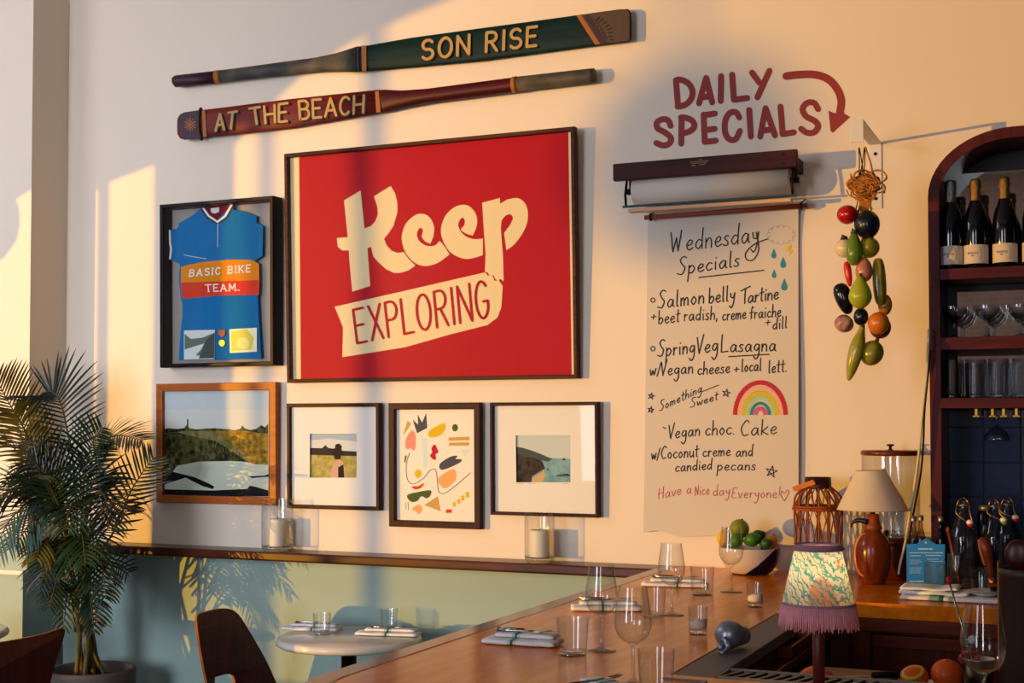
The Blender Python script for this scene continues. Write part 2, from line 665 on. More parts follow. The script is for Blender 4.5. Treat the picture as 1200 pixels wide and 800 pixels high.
def hand_word(mb, text, a, b, xh, w, to3, d=0.0, mi=0, gap=.2):
    """handwriting from the baseline point a to the baseline point b, x-height xh (pixels)"""
    tot = sum(HAND[c][0] for c in text) + gap * (len(text) - 1)
    a, b = Vector(a), Vector(b)
    x = 0
    for c in text:
        cw, strokes = HAND[c]
        for st in strokes:
            q = [(a + (b - a) * ((x + px + py * .06) / tot)) + Vector((0, -py * xh)) for px, py in st]
            mb.stroke(smooth_pts(q, 4), w, to3, d, mi)
        x += cw + gap
# ================================================================== THE SETTING
WHITE = '#e2d3be'
m_wall = mat('wall_paint', WHITE, rough=0.65, vary=0.03, scale=2.0, bump=0.06, bscale=14)
m_teal = mat('teal_paint', '#8da39a', rough=0.5, vary=0.04, scale=3.0, bump=0.05, bscale=14)
m_floor = wood('floor_boards', '#3a2a20', '#5a4130', rough=0.5, axis=1)
m_ceil = mat('ceiling_paint', '#d8d2c8', rough=0.8)
m_ledge = wood('ledge_wood', '#260d07', '#5c2a12', rough=0.3, axis=0, coat=0.2)
m_dark = mat('dark_wall', '#4a4038', rough=0.8)


def brick(name):
    m = bpy.data.materials.new(name)
    m.use_nodes = True
    nt = m.node_tree
    b = nt.nodes['Principled BSDF']
    b.inputs['Roughness'].default_value = 0.85
    tc = nt.nodes.new('ShaderNodeTexCoord')
    mp = nt.nodes.new('ShaderNodeMapping')
    mp.inputs['Rotation'].default_value = (PI / 2, 0, 0)
    nt.links.new(tc.outputs['Object'], mp.inputs['Vector'])
    t = nt.nodes.new('ShaderNodeTexBrick')
    t.inputs['Color1'].default_value = lin('#dcbcb2')
    t.inputs['Color2'].default_value = lin('#d0a89c')
    t.inputs['Mortar'].default_value = lin('#e6ddd4')
    t.inputs['Scale'].default_value = 4.5
    t.inputs['Mortar Size'].default_value = 0.03
    nt.links.new(mp.outputs['Vector'], t.inputs['Vector'])
    nt.links.new(t.outputs['Color'], b.inputs['Base Color'])
    return m


m_brick = brick('street_brick')

# back wall: white above, teal below, behind the ledge
mb = MB()
mb.box(-4.391, 3.5, 0, .15, 1.03, 4.0, 0)
mb.box(-4.391, 3.5, 0, .15, 0, 1.03, 1)
structure(mb.build('wall_back', [m_wall, m_teal], fix=False))
# the pier at the left that stands proud of the wall
mb = MB()
mb.box(-6.0, -4.391, -.232, .15, 1.076, 4.0, 0)
mb.box(-6.0, -4.391, -.232, .15, .925, 1.076, 1)
mb.box(-6.0, -4.415, -.232, .15, 0, .925, 1)
structure(mb.build('wall_pier', [m_wall, m_teal], fix=False))
mb = MB().box(-6.0, -4.40, -.25, -.2, .908, .93, 0)
structure(mb.build('trim_2', mat('white_trim', '#d9d3c2', rough=0.5), bevel=.004))
mb = MB().box(-6.1, 3.5, -9.0, .15, -.1, 0)
structure(mb.build('floor', m_floor))
mb = MB().box(-6.1, 3.6, -9.1, .15, 4.0, 4.1)
structure(mb.build('ceiling', m_ceil))
mb = MB().box(3.5, 3.6, -9.0, .15, 0, 4.0)
structure(mb.build('wall_right', m_dark))
# street side behind the camera: brick with a tall opening
to_y = lambda y0: (lambda u, v, d: (u, y0 - d, v))
mb = MB().plate([[(-6.0, 0), (3.6, 0), (3.6, 4.0), (-6.0, 4.0)],
                 [(-5.3, 1.1), (-2.9, 1.1), (-2.9, 3.85), (-5.3, 3.85)], [(-.1, 1.0), (.8, 1.0), (.8, 3.4), (-.1, 3.4)]], to_y(-9.0), .12)
structure(mb.build('wall_front', m_brick))
mb = MB()
for x0, x1, z1 in ((-5.3, -2.9, 3.85), (-.1, .8, 3.4)):
    mb.plate([[(x0, 1.0), (x1, 1.0), (x1, z1), (x0, z1)], [(x0 + .04, 1.04), (x1 - .04, 1.04), (x1 - .04, z1 - .04), (x0 + .04, z1 - .04)]], to_y(-9.0), .12)
structure(mb.build('window_2', mat('window_white', '#d8d8d4', rough=0.5)))

# left wall with the windows the evening sun comes through
LX = -6.0
KX = (LX - SUN_AT.x)


def lit(X, Z, lx=LX):                          # where the ray to (X, Z) of the back wall crosses the left wall
    t = (lx - SUN_AT.x) / (X - SUN_AT.x)
    return (SUN_AT.y * (1 - t), SUN_AT.z + (Z - SUN_AT.z) * t)


opening_small = [lit(-5.6, .5), lit(-3.80, .5), lit(-3.80, .98), lit(-3.843, 1.08), lit(-3.843, 2.77), lit(-4.14, 2.70), lit(-4.6, 2.56), lit(-5.6, 2.3)]
opening_small = [lit(-5.6, .5), lit(-4.17, .5), lit(-4.17, 1.02), lit(-3.843, 1.02), lit(-3.843, 2.76), lit(-4.14, 2.69), lit(-4.6, 2.50), lit(-5.6, 2.1)]
opening_large = [lit(-3.764, .50), lit(.42, .42), lit(.42, 3.9), lit(-1.0, 3.72), lit(-2.1, 3.38), lit(-2.55, 3.28), lit(-2.85, 3.2), lit(-3.12, 3.07),
                 lit(-3.33, 2.92), lit(-3.46, 2.80), lit(-3.46, 1.02), lit(-3.764, 1.02)]
to_x = lambda x0: (lambda u, v, d: (x0 - d, u, v))
mb = MB().plate([[(.15, 0), (-9.0, 0), (-9.0, 4.0), (.15, 4.0)], opening_small, opening_large], to_x(LX), .04)
structure(mb.build('wall_left', m_wall))
# slim uprights of the large window
mb = MB()
for X, w in ((-3.27, .030), (-2.735, .055)):
    a, b = lit(X - w / 2, .4, LX - 1.6), lit(X + w / 2, .4, LX - 1.6)
    mb.box(LX - 1.63, LX - 1.6, min(a[0], b[0]), max(a[0], b[0]), 0, 3.4)
a, b = lit(-4.188, .4), lit(-4.142, .4)
mb.box(LX - .02, LX - .004, min(a[0], b[0]), max(a[0], b[0]), .3, 3.4)
structure(mb.build('window_1', mat('window_white', '#d8d8d4')))
mb = MB().plate([[(-3.4, 3.1), (-1.3, 3.1), (-1.3, 3.9), (-3.4, 3.9)], [(-3.33, 3.17), (-1.37, 3.17), (-1.37, 3.83), (-3.33, 3.83)]], to_x(LX + .05), .04)
structure(mb.build('fill_light_frame', mat('window_white', '#d8d8d4')))  # unseen frame added around the left fill light, the wall behind it is uncut
# unseen round disc added outside the window to throw the round shade over the lettering
DISC_X = -9.5
c = lit(-1.37, 2.58, DISC_X)
t = (DISC_X - SUN_AT.x) / (-1.37 - SUN_AT.x)
sg = structure(empty('shade_disc', (DISC_X, c[0], c[1])))
MB().plate([ellipse(0, 0, .43 * t * .95, .40 * t, 40)], lambda u, v, d: (-d, u, v), .03).build('board', mat('disc_wood', '#5b4634', rough=.6), sg)
MB().tube([(-.015, 0, .38 * t), (-.015, 0, 2.2)], .008, 8).build('hanger', mat('disc_iron', '#222020', rough=.5), sg)

# dark wooden ledge along the wall
mb = MB()
mb.box(-4.391, -1.50, -.152, 0, 1.012, 1.05, 0)
o = structure(mb.build('trim_1', m_ledge, bevel=.008, seg=3))

# ================================================================== BAR
Z_BAR = 1.05
m_bar = wood('bar_wood', '#cc5c08', '#f08c18', rough=0.2, axis=1, coat=0.0, streak=9, spec=.12)
m_nose = wood('bar_nosing', '#5a2212', '#7c3618', rough=0.2, axis=1, coat=0.0, spec=.4)
m_cab = wood('cabinet_wood', '#40160a', '#6e2b12', rough=0.35, axis=2, coat=0.15)
m_cab2 = wood('cabinet_edge', '#4c1a0c', '#7e361a', rough=0.3, axis=0, coat=0.15)
m_rub = mat('grey_rail', '#5d5a5c', rough=0.55, bump=0.08, bscale=160)
m_steel = mat('steel', '#b8b4ae', rough=0.28, metal=1.0)
to_z = lambda z0: (lambda u, v, d: (u, v, z0 + d))


def rounded(x0, y0, r, a0, a1, n=10):
    return [(x0 + r * math.cos(math.radians(a0 + (a1 - a0) * i / n)), y0 + r * math.sin(math.radians(a0 + (a1 - a0) * i / n))) for i in range(n + 1)]


bar = thing('bar_counter', 'long glossy orange-brown wooden bar counter running from the wall to the front', 'bar counter', (-1.0, -1.5, 0))
OB = Vector((-1.0, -1.5, 0))

XL, XI, YN, YF, XR = -1.512, -.836, -2.15, -3.05, 1.6
R0 = .34
outer = [(XL, -.004)] + [(XL, -2.1)] + rounded(XL + R0, YF + .62 + 0 - .0, R0, 180, 225, 8) + [(XL + .62, YF), (XR, YF), (XR, YN), (XI, YN), (XI, -.80), (XR, -.80), (XR, -.004)]
loc = lambda pts: [(x - OB.x, y - OB.y) for x, y in pts]
NW = .062
inner_edge = [(XL + NW, -.004), (XL + NW, -2.1)] + rounded(XL + R0, YF + .62, R0 - NW, 180, 225, 8) + [(XL + .65, YF + NW)]
top = inner_edge + [(XR, YF + NW), (XR, YN), (XI, YN), (XI, -.80), (XR, -.80), (XR, -.004)]
MB().plate([loc(top)], to_z(Z_BAR - .045), .045).build('worktop', m_bar, bar, bevel=.003)
nos = [(XL, -.004), (XL, -2.1)] + rounded(XL + R0, YF + .62, R0, 180, 225, 8) + [(XL + .62, YF), (XR, YF), (XR, YF + NW)]
MB().plate([loc(nos + list(reversed(inner_edge)))], to_z(Z_BAR - .055), .0552).build('nosing', m_nose, bar, bevel=.006, seg=3)
# front panel towards the tables, inner faces towards the bartender
MB().box(-1.40 + 1.0, -1.34 + 1.0, -2.35 + 1.5, -.01 + 1.5, 0, Z_BAR - .06).build('front_panel', m_teal, bar)
MB().box(-1.34 + 1.0, -.78 + 1.0, -2.6 + 1.5, -.02 + 1.5, 0, Z_BAR - .06).build('carcass', m_cab, bar)
MB().box(-.78 + 1.0, .9 + 1.0, -2.9 + 1.5, -2.2 + 1.5, 0, Z_BAR - .06).build('front_carcass', m_cab, bar)
# bartender side of the leg: frame, doors with white knobs
f = MB()
f.box(.22, .262, .10, .72, .97, 1.004)
f.box(.22, .262, -.6, .72, .94, .968)
f.build('apron', m_cab2, bar, bevel=.004)
for k, (ya, yb) in enumerate(((-.46, -.12), (-.08, .30), (.34, .70))):
    mb = MB().plate([[(ya, .12), (yb, .12), (yb, .90), (ya, .90)], [(ya + .05, .17), (yb - .05, .17), (yb - .05, .85), (ya + .05, .85)]], lambda u, v, d: (.222 + d, u, v), .024)
    mb.box(.221, .234, ya + .04, yb - .04, .16, .86)
    d = mb.build('door', m_cab, bar, bevel=.003)
mk = mat('white_knob', '#d8d6d0', rough=0.25)
for ky, kz in ((.285, .83), (.36, .815)):
    MB().tube([(.246, ky, kz), (.262, ky, kz), (.268, ky, kz), (.285, ky, kz), (.292, ky, kz)], [.006, .006, .014, .016, .006], 14).build('knob', mk, bar)

m_rims = mat('dull_steel', '#77736e', rough=.45, metal=.9)
# grey service rail let into the bar, and the drip grate
rail = thing('service_rail', 'grey rubber service mat strip along the inner edge of the bar', 'bar mat', (-.79, -1.6, 1.0))
mb = MB().box(-.0445, .0465, -.60, .48, .02, .049)
mb.build('mat', m_rub, rail, bevel=.003)
MB().box(-.046, .046, .475, .492, .018, .053).build('end_lip', m_steel, rail, bevel=.002)
MB().box(-.046, .048, -.612, -.60, .018, .0535).build('near_lip', m_rims, rail, bevel=.002)
gr = thing('drip_grate', 'dark slotted metal drip grate beside the lamp at the front bar', 'drip tray', (.1, -2.09, 1.0))
mb = MB()
mb.box(-.84, 1.2, -.056, -.045, .03, .052); mb.box(-.84, 1.2, .045, .052, .03, .052)
mb.box(-.84, -.835, -.056, .052, .03, .052)
mb.build('rim', m_rims, gr, bevel=.0015)
MB().box(-.84, 1.2, -.05, .05, .015, .02).build('tray', mat('tray_black', '#14100f', rough=0.4), gr)
mb = MB()
Msl = Matrix.Rotation(math.radians(-18), 3, 'Z').to_4x4()
for k in range(80):
    mb.obox((-.825 + k * .0255, -.002, .045), .009, .1, .008, Msl)
mb.build('slats', mat('brass_steel', '#5a4a38', rough=0.45, metal=0.8), gr)

# work shelf below the grate and back counter cabinets
mb = MB().box(-.76, 1.6, -2.0, -1.34, .89, .93)
o = mb.build('work_shelf', mat('shelf_steel', '#3a3330', rough=0.4, metal=0.6)); tag(o, 'low steel work shelf inside the bar under the orange fruit', 'shelf')
cab = thing('back_cabinet', 'dark reddish wooden cabinet under the counter along the back wall', 'cabinet', (.4, -.4, 0))
MB().box(-1.16, 1.2, -.355, .38, 0, 1.003).build('body', m_cab, cab)
MB().box(-1.084, 1.2, -.398, -.356, .965, 1.004).build('top_rail', m_cab2, cab, bevel=.003)
for k in range(3):
    x0 = -1.03 + k * .72
    mb = MB().plate([[(x0, .10), (x0 + .70, .10), (x0 + .70, .955), (x0, .955)], [(x0 + .0, .10), (x0 + .70, .10), (x0 + .70, .85), (x0 + .0, .85)]][:1], lambda u, v, d: (u, -.382 + d, v), .026)
    mb.plate([[(x0, .918), (x0 + .70, .918), (x0 + .70, .955), (x0, .955)]], lambda u, v, d: (u, -.39 + d, v), .01, 1)
    mb.build('door', [m_cab, m_cab2], cab, bevel=.003)
MB().box(-1.095, -1.035, -.387, -.356, .0, .963).build('stile', m_cab, cab, bevel=.003)
# ================================================================== ON THE WALL
# ---- picture frames -------------------------------------------------------
m_pane = thin_glass('picture_glass', (.985, .99, .985), ior=1.36)


def _art(name, c, **k):
    k.setdefault('spec', .08)
    return mat(name, c, **k)


class Picture:
    def __init__(self, name, label, quad, t, bar_w, m_frame, lean=0.0, group=None, back=.004, cat='picture', bevel=.003, mside=None):
        bl, br = wp(*quad[3], y=-t), wp(*quad[2], y=-t)
        z0 = (bl.z + br.z) / 2
        self.root = thing(name, label, cat, ((bl.x + br.x) / 2, -.003, z0), group=group, rx=lean)
        self.M = Matrix.Translation(self.root.location) @ Matrix.Rotation(lean, 4, 'X')
        self.Mi = self.M.inverted()
        q = [self.px(x, y, t) for x, y in quad]
        self.x0, self.x1 = (q[0][0] + q[3][0]) / 2, (q[1][0] + q[2][0]) / 2
        self.z0, self.z1 = (q[2][1] + q[3][1]) / 2, (q[0][1] + q[1][1]) / 2
        self.t, self.w = t, bar_w
        x0, x1, z0, z1, w = self.x0, self.x1, self.z0, self.z1, bar_w
        mb = MB()
        O = [(x0, z0), (x1, z0), (x1, z1), (x0, z1)]
        I = [(x0 + w, z0 + w), (x1 - w, z0 + w), (x1 - w, z1 - w), (x0 + w, z1 - w)]
        for i in range(4):
            j = (i + 1) % 4
            mb.plate([[O[i], O[j], I[j], I[i]]], self.to3, t)
        self.frame = mb.build('frame', m_frame, self.root, bevel=bevel)
        self.inner = I
        MB().plate([I], lambda u, v, d: (u, -d, v), back).build('backing', mat('card_back', '#cfc6b4', rough=.8), self.root)

    def to3(self, u, v, d):
        return (u, -d, v)

    def px(self, x, y, d):
        n = self.M.to_3x3() @ Vector((0, -1, 0))
        p = self.Mi @ onp(x, y, self.M @ Vector((0, -d, 0)), n)
        return (p.x, p.z)

    def at(self, d):                     # photograph pixels -> a point of this picture at depth d
        return lambda u, v, e: (lambda q: (q[0], -d - e, q[1]))(self.px(u, v, d))

    def sheet(self, d, inset=0.0):
        (a, b), (c, e) = self.inner[0], self.inner[2]
        return [(a + inset, b + inset), (c - inset, b + inset), (c - inset, e - inset), (a + inset, e - inset)]

    def glass(self, d):
        MB().plate([self.sheet(0)], lambda u, v, e: (u, -d, v), 0).build('pane', m_pane, self.root, fix=False)


def art(mb, pic, d, layers, L0=1, step=.0002):
    """layers: (pixel outline, material index) from back to front"""
    for k, (poly, mi) in enumerate(layers):
        mb.plate([poly], pic.at(d + .0002 + step * (L0 + k)), 0, mi)


CH = [_art('art_%02d' % i, c, rough=.55) for i, c in enumerate((
    '#d8cfb4', '#4c4a50', '#dcb814', '#4c5a26', '#c9a050', '#e8907a', '#b8182c', '#cfe0dc', '#f0a868', '#d83a24', '#b9b19c', '#efe6d4'))]

# big red poster
m_rust = wood('rustic_frame', '#1c0c07', '#5a2e12', rough=.5, axis=0, streak=30, spec=.12)
m_red = _art('poster_red', '#ac0018', rough=.45, vary=.06, scale=3)
m_cream = _art('poster_cream', '#e3cfa0', rough=.5)
P = Picture('framed_poster', 'large red framed poster with the cream word Keep and a ribbon banner', [(332.5, 180), (672.5, 148), (677, 444), (336, 448)],
            .036, .016, m_rust, lean=math.radians(1.9))
mb = MB()
mb.plate([P.sheet(.012)], lambda u, v, d: (u, -.012, v), 0, 1)
S1 = lambda pts: crop(pts, 385, 200, 5.3308)
S2 = lambda pts: crop(pts, 500, 220, 6.1538)
S3 = lambda pts: crop(pts, 385, 310, 5.5814)
K = S1([(97, 185), (200, 123), (212, 240), (225, 360), (265, 345), (292, 315), (308, 275), (305, 225), (283, 160), (388, 95), (415, 140), (430, 200), (430, 260), (405, 345),
        (375, 390), (347, 425), (362, 465), (395, 500), (430, 513), (470, 508), (500, 550), (543, 592), (500, 622), (450, 637), (410, 638), (360, 615), (310, 570), (280, 535),
        (265, 475), (243, 483), (252, 610), (260, 720), (148, 755), (130, 560), (127, 498), (85, 497), (58, 475), (52, 420), (120, 415)])
e1 = S1(smooth_pts([(655, 410), (660, 360), (645, 310), (610, 275), (560, 270), (510, 300), (475, 345), (457, 410), (465, 470), (490, 525), (540, 575), (600, 595), (665, 583), (717, 553), (756, 522)], 4)
        + smooth_pts([(730, 480), (695, 440), (675, 460), (650, 470), (610, 467), (570, 442), (553, 408), (557, 375), (575, 355), (590, 375), (583, 412), (605, 442), (636, 456)], 4))
e2 = S2(smooth_pts([(355, 295), (365, 240), (350, 180), (310, 135), (265, 122), (200, 140), (140, 195), (105, 280), (110, 360), (150, 440), (200, 485), (275, 512), (340, 505), (405, 485)], 4)
        + [(405, 365)] + smooth_pts([(370, 370), (330, 368), (280, 348), (245, 312), (228, 270), (240, 230), (262, 215), (275, 240), (270, 270), (248, 302), (285, 330), (332, 345)], 4))
p_ = S2([(400, 107), (528, 73), (530, 115)] + smooth_pts([(580, 85), (650, 73), (700, 100), (728, 160), (725, 250), (690, 330), (630, 410), (575, 450)], 4)
        + [(558, 325)] + smooth_pts([(600, 270), (622, 220), (605, 192), (570, 200), (540, 235)], 4)
        + [(535, 300), (550, 480), (555, 675), (530, 655), (515, 675), (490, 650), (485, 630), (455, 635), (440, 610), (420, 605), (425, 480), (412, 300)])
ribbon = S3([(40, 275), (560, 157), (1025, 50), (1040, 70), (1075, 75), (1085, 105), (1115, 105), (1140, 140), (1130, 280), (1105, 345), (1040, 395), (800, 455), (500, 540), (90, 605), (95, 410)])
red_field = [(350.5, 182), (666, 153.5), (670, 439.5), (352.5, 444.5)]
art(mb, P, .012, [(red_field, 0), (K, 1), (e1, 1), (e2, 1), (p_, 1), (ribbon, 1)])
letter_word(mb, 'EXPLORING', [(413.6, 363), (570, 328), (573.5, 371.5), (418.5, 402)], 2.9, P.at(.0155), 0, 0, gap=.27)
mb.build('print', [m_red, m_cream], P.root, fix=False)
P.glass(.030)

# deep box with the cycling jersey
m_box = wood('box_frame', '#0e0506', '#220b0a', rough=.4, axis=2, spec=.12)
J = Picture('jersey_box', 'dark deep box frame holding a blue cycling jersey with an orange chest band', [(186, 240), (319, 229), (321, 427.5), (188, 431)], .075, .017, m_box,
            lean=math.radians(.9), cat='shadow box')
MB().plate([J.sheet(0)], lambda u, v, d: (u, -.005 - d, v), .003).build('mount', mat('mount_grey', '#9a938c', rough=.8), J.root)
C5 = lambda pts: crop(pts, 180, 220, 7.273)
C7 = lambda pts: crop(pts, 200, 330, 7.615)
m_blue = _art('jersey_blue', '#0e68a2', rough=.75, vary=.12, scale=14, bump=.35, bscale=18)
m_or = _art('jersey_orange', '#d8820c', rough=.75, vary=.08, scale=14, bump=.3, bscale=18)
m_rd = _art('jersey_red', '#cf3a22', rough=.75, vary=.08, scale=14, bump=.3, bscale=18)
m_mar = _art('jersey_maroon', '#6a1424', rough=.8)
m_wh = mat('white_cloth', '#e6e2da', rough=.8)
m_ink = mat('dark_ink', '#15131a', rough=.6)
jd = .018
body_l = C5([(232, 690), (300, 650)]) + [(211.6, 330)] + C7([(105, 150), (120, 200), (120, 300), (105, 420), (88, 700)])
torso = C5([(415, 180), (350, 235), (270, 280), (230, 305), (228, 320), (215, 350), (150, 360), (140, 470), (155, 610), (235, 650), (240, 685), (232, 720)]) + [(211.8, 331), (213.8, 350), (215.7, 357), (215.7, 370), (213.8, 385), (211.5, 422), (308, 420)] \
    + [(305, 372), (304, 350), (304.5, 328), (303.8, 308)] + C5([(830, 640), (860, 640), (940, 580), (945, 330), (890, 300), (890, 245), (800, 210), (700, 190), (660, 130)]) + C5([(640, 190), (550, 290), (440, 200)])
jersey = empty('jersey', (0, 0, 0))
jersey.parent = J.root
jersey.name = 'jersey_holder'
bpy.data.objects.remove(jersey)
mb = MB()
mb.plate([torso], J.at(jd), .012, 0)
mb.plate([[(211.9, 331), (212.2, 313)] + C5([(300, 655), (420, 632), (640, 612), (835, 612)]) + [(303.4, 309), (303.8, 326), (304, 328)]], J.at(jd + .0125), .0005, 1)
mb.plate([[(211.9, 331), (304, 328), (303.6, 345.6)] + C7([(450, 122), (105, 151)])], J.at(jd + .0125), .0005, 2)
letter_word(mb, 'BASIC BIKE', C5([(312, 700), (822, 655), (822, 715), (305, 755)]), 1.35, J.at(jd + .0145), 0, 3, gap=.42, serif=True)
letter_word(mb, 'TEAM.', C7([(312, 28), (610, 15), (610, 78), (318, 88)]), 1.35, J.at(jd + .0145), 0, 3, gap=.4, serif=True)
jer = mb.build('jersey', [m_blue, m_or, m_rd, m_wh], J.root, fix=False)
mb = MB()
mb.plate([C5([(430, 160), (500, 145), (665, 128), (640, 190), (550, 285), (480, 235)])], J.at(jd + .004), .004, 0)
mb.stroke(C5([(425, 178), (470, 240), (545, 290), (610, 240), (665, 145)]), 2.3, J.at(jd + .0135), 0, 1)
mb.stroke(C5([(412, 190), (460, 255), (545, 306), (625, 255), (680, 155)]), 1.9, J.at(jd + .013), 0, 2)
mb.stroke(C5([(137, 365), (140, 470), (150, 520), (140, 605)]), 2.2, J.at(jd + .0135), 0, 1)
mb.stroke(C5([(128, 365), (132, 600)]), 1.6, J.at(jd + .013), 0, 0)
mb.plate([C5([(487, 175), (560, 165), (558, 205), (520, 220), (490, 208)])], J.at(jd + .009), .0005, 1)
mb.build('collar', [m_mar, m_wh, m_ink], jer, fix=False)
mb = MB()
mb.stroke(C5([(547, 300), (546, 505)]), 1.0, J.at(jd + .0135), 0, 0)
mb.stroke(C5([(262, 572), (355, 590), (450, 605)]), 1.1, J.at(jd + .0135), 0, 0)
mb.build('zip', mat('zip_grey', '#8a9aa0', rough=.4, metal=.6), jer, fix=False)
for nm, q, cs in (('postcard', [(120, 435), (396, 428), (392, 690), (120, 695)], ('#cfd6d2', '#56695a', '#8d8f86', '#3a4038')),
                  ('snapshot', [(525, 425), (770, 410), (770, 625), (530, 635)], ('#ece8c4', '#cfc84a', '#e2dc7c', '#a8a83a'))):
    mb = MB()
    mb.plate([C7(q)], J.at(jd + .016), .001, 0)
    (ax, ay), (bx, by), (cx, cy_), (dx, dy) = q
    if nm == 'postcard':
        mb.plate([C7([(ax + 4, ay + 30), (ax + 60, ay + 75), (bx - 110, by + 70), (bx - 4, by + 25), (cx - 4, cy_ - 6), (dx + 4, dy - 60)])], J.at(jd + .0176), 0, 1)
        mb.plate([C7([(ax + 4, dy - 90), (ax + 180, ay + 115), (ax + 150, dy - 90), (ax + 70, dy - 6), (dx + 4, dy - 6)])], J.at(jd + .0179), 0, 0)
        mb.plate([C7([(ax + 200, ay + 80), (bx - 6, by + 30), (cx - 6, cy_ - 8), (ax + 130, dy - 10)])], J.at(jd + .0182), 0, 3)
    else:
        mb.plate([C7([(ax + 12, ay + 18), (bx - 90, by + 10), (bx - 30, by + 90), (cx - 50, cy_ - 20), (dx + 12, dy - 12)])], J.at(jd + .0176), 0, 1)
        mb.plate([C7(ellipse((ax + bx) / 2 - 5, (ay + dy) / 2 + 20, 60, 55, 14))], J.at(jd + .0179), 0, 2)
    mb.build(nm, [mat(nm + str(i), c, rough=.4) for i, c in enumerate(cs)], J.root, fix=False)
mb = MB()
mb.plate([C7([(428, 430), (488, 430), (488, 470), (460, 497), (430, 470)])], J.at(jd + .016), .002, 0)
mb.plate([C7(ellipse(459, 547, 26, 28, 18))], J.at(jd + .016), .003, 1)
mb.build('medal', [mat('medal_ribbon', '#b0581c', rough=.6), mat('medal_gold', '#c8a040', rough=.35, metal=.8)], J.root, fix=False)
J.glass(.07)

# landscape in the orange-brown frame
m_oak = wood('orange_oak', '#8a3f12', '#b8641f', rough=.4, axis=0)
L = Picture('framed_landscape', 'orange-brown wooden frame with a photograph of a field seen over a car hood', [(182, 450), (322.5, 447), (324, 592), (183.5, 588.5)], .03, .034, m_oak, lean=math.radians(.8))
Q = lambda pts: crop(pts, 170, 430, 4.0)
mb = MB()
m_bush = _art('print_bush', '#141a0e', rough=.5, color2='#5b5a2c', scale=38)
m_gold = _art('print_gold', '#6b5618', rough=.5, color2='#b58a20', scale=45)
m_field = _art('print_field', '#5f5c30', rough=.5, color2='#8f8650', scale=30)
cols = [_art('print_sky', '#c3cccb', rough=.5), m_bush, m_field, m_gold, _art('print_hood', '#c4cbb4', rough=.5), _art('print_black', '#101216', rough=.5), _art('print_haze', '#cfd0c6', rough=.5)]
tree = [(85, 292), (110, 286), (150, 290), (185, 285), (195, 270), (205, 285), (240, 292), (280, 288), (330, 286), (370, 290), (420, 296), (448, 288), (456, 272), (466, 286), (490, 294), (520, 290), (545, 272), (560, 282), (577, 268), (577, 330), (85, 330)]
art(mb, L, .012, [(Q([(80, 105), (580, 103), (580, 605), (80, 605)]), 0), (Q([(80, 200), (580, 200), (580, 340), (80, 340)]), 6), (Q(tree), 1),
                  (Q([(85, 312), (180, 300), (330, 300), (420, 300), (577, 312), (577, 460), (85, 470)]), 2),
                  (Q([(330, 300), (400, 296), (480, 300), (577, 318), (577, 445), (500, 450), (430, 380)]), 3),
                  (Q([(85, 315), (150, 305), (250, 330), (330, 345), (400, 390), (500, 455), (420, 442), (250, 445), (85, 545)]), 1),
                  (Q([(90, 545), (150, 462), (250, 443), (400, 440), (470, 444), (520, 456), (578, 458), (578, 605), (90, 605)]), 4),
                  (Q([(130, 490), (230, 515), (300, 545), (325, 560), (318, 572), (270, 558), (190, 518), (90, 550), (88, 538)]), 5),
                  (Q([(85, 572), (320, 578), (480, 570), (490, 556), (515, 560), (578, 578), (578, 605), (85, 605)]), 5),
                  (Q([(486, 512), (560, 508), (578, 503), (578, 513), (500, 520)]), 5), (Q([(197, 243), (202, 243), (202, 290), (197, 290)]), 5)])
lrn = random.Random(4)
for k in range(170):
    x = lrn.uniform(88, 575); y = lrn.uniform(310, 436)
    if y > 436 - .12 * abs(x - 330):
        continue
    h_ = lrn.uniform(6, 22)
    mb.stroke(Q([(x, y), (x + lrn.uniform(-9, 5), y - h_)]), lrn.uniform(.25, .5), L.at(.0152), 0, 3 if lrn.random() < (.25 + .6 * (x > 330)) else (1 if lrn.random() < .6 else 2), rnd=False)
mb.build('print', cols, L.root, fix=False)
L.glass(.02)

# photo of a person in a field, wide white mat
m_wal = wood('dark_walnut', '#1a0706', '#3c130c', rough=.4, axis=2, spec=.12)
m_matb = _art('mat_board', '#e9e4da', rough=.7)
A = Picture('framed_photograph', 'small dark walnut frame with a photo of a person standing in a grassy field', [(335, 473), (443.5, 471.5), (445, 598.5), (336.5, 595)], .032, .016, m_wal, lean=math.radians(.8),
            group='photographs in walnut frames with wide mats')
ph = Q([(772, 312), (992, 312), (992, 518), (772, 518)])
hole = [A.px(x, y, .016) for x, y in ph]
MB().plate([A.sheet(0), hole], lambda u, v, d: (u, -.013 - d, v), .003).build('mat_board', m_matb, A.root)
mb = MB()
pcol = [_art('photo_sky', '#9fb4c4', rough=.45), _art('photo_trees', '#2a2626', rough=.5), _art('photo_grass', '#8f8a40', color2='#b8a860', scale=40, rough=.5), _art('photo_hair', '#1c100e', rough=.5),
        _art('photo_shirt', '#c9a088', rough=.5), _art('photo_cloud', '#cfd2d0', rough=.5)]
art(mb, A, .008, [(Q([(765, 305), (1000, 305), (1000, 525), (765, 525)]), 0), (Q([(765, 345), (860, 335), (1000, 350), (1000, 400), (765, 400)]), 5),
                  (Q([(765, 378), (830, 380), (845, 365), (858, 378), (930, 392), (1000, 396), (1000, 420), (765, 412)]), 1), (Q([(765, 411), (1000, 417), (1000, 525), (765, 525)]), 2),
                  (Q([(868, 500), (884, 450), (905, 430), (925, 440), (936, 470), (934, 518), (870, 518)]), 4), (Q([(905, 470), (930, 455), (934, 518), (905, 518)]), 3),
                  (Q([(862, 385), (890, 380), (893, 362), (910, 358), (922, 370), (920, 395), (932, 402), (918, 415), (916, 432), (890, 432), (882, 405)]), 3)])
mb.build('print', pcol, A.root, fix=False)
A.glass(.024)

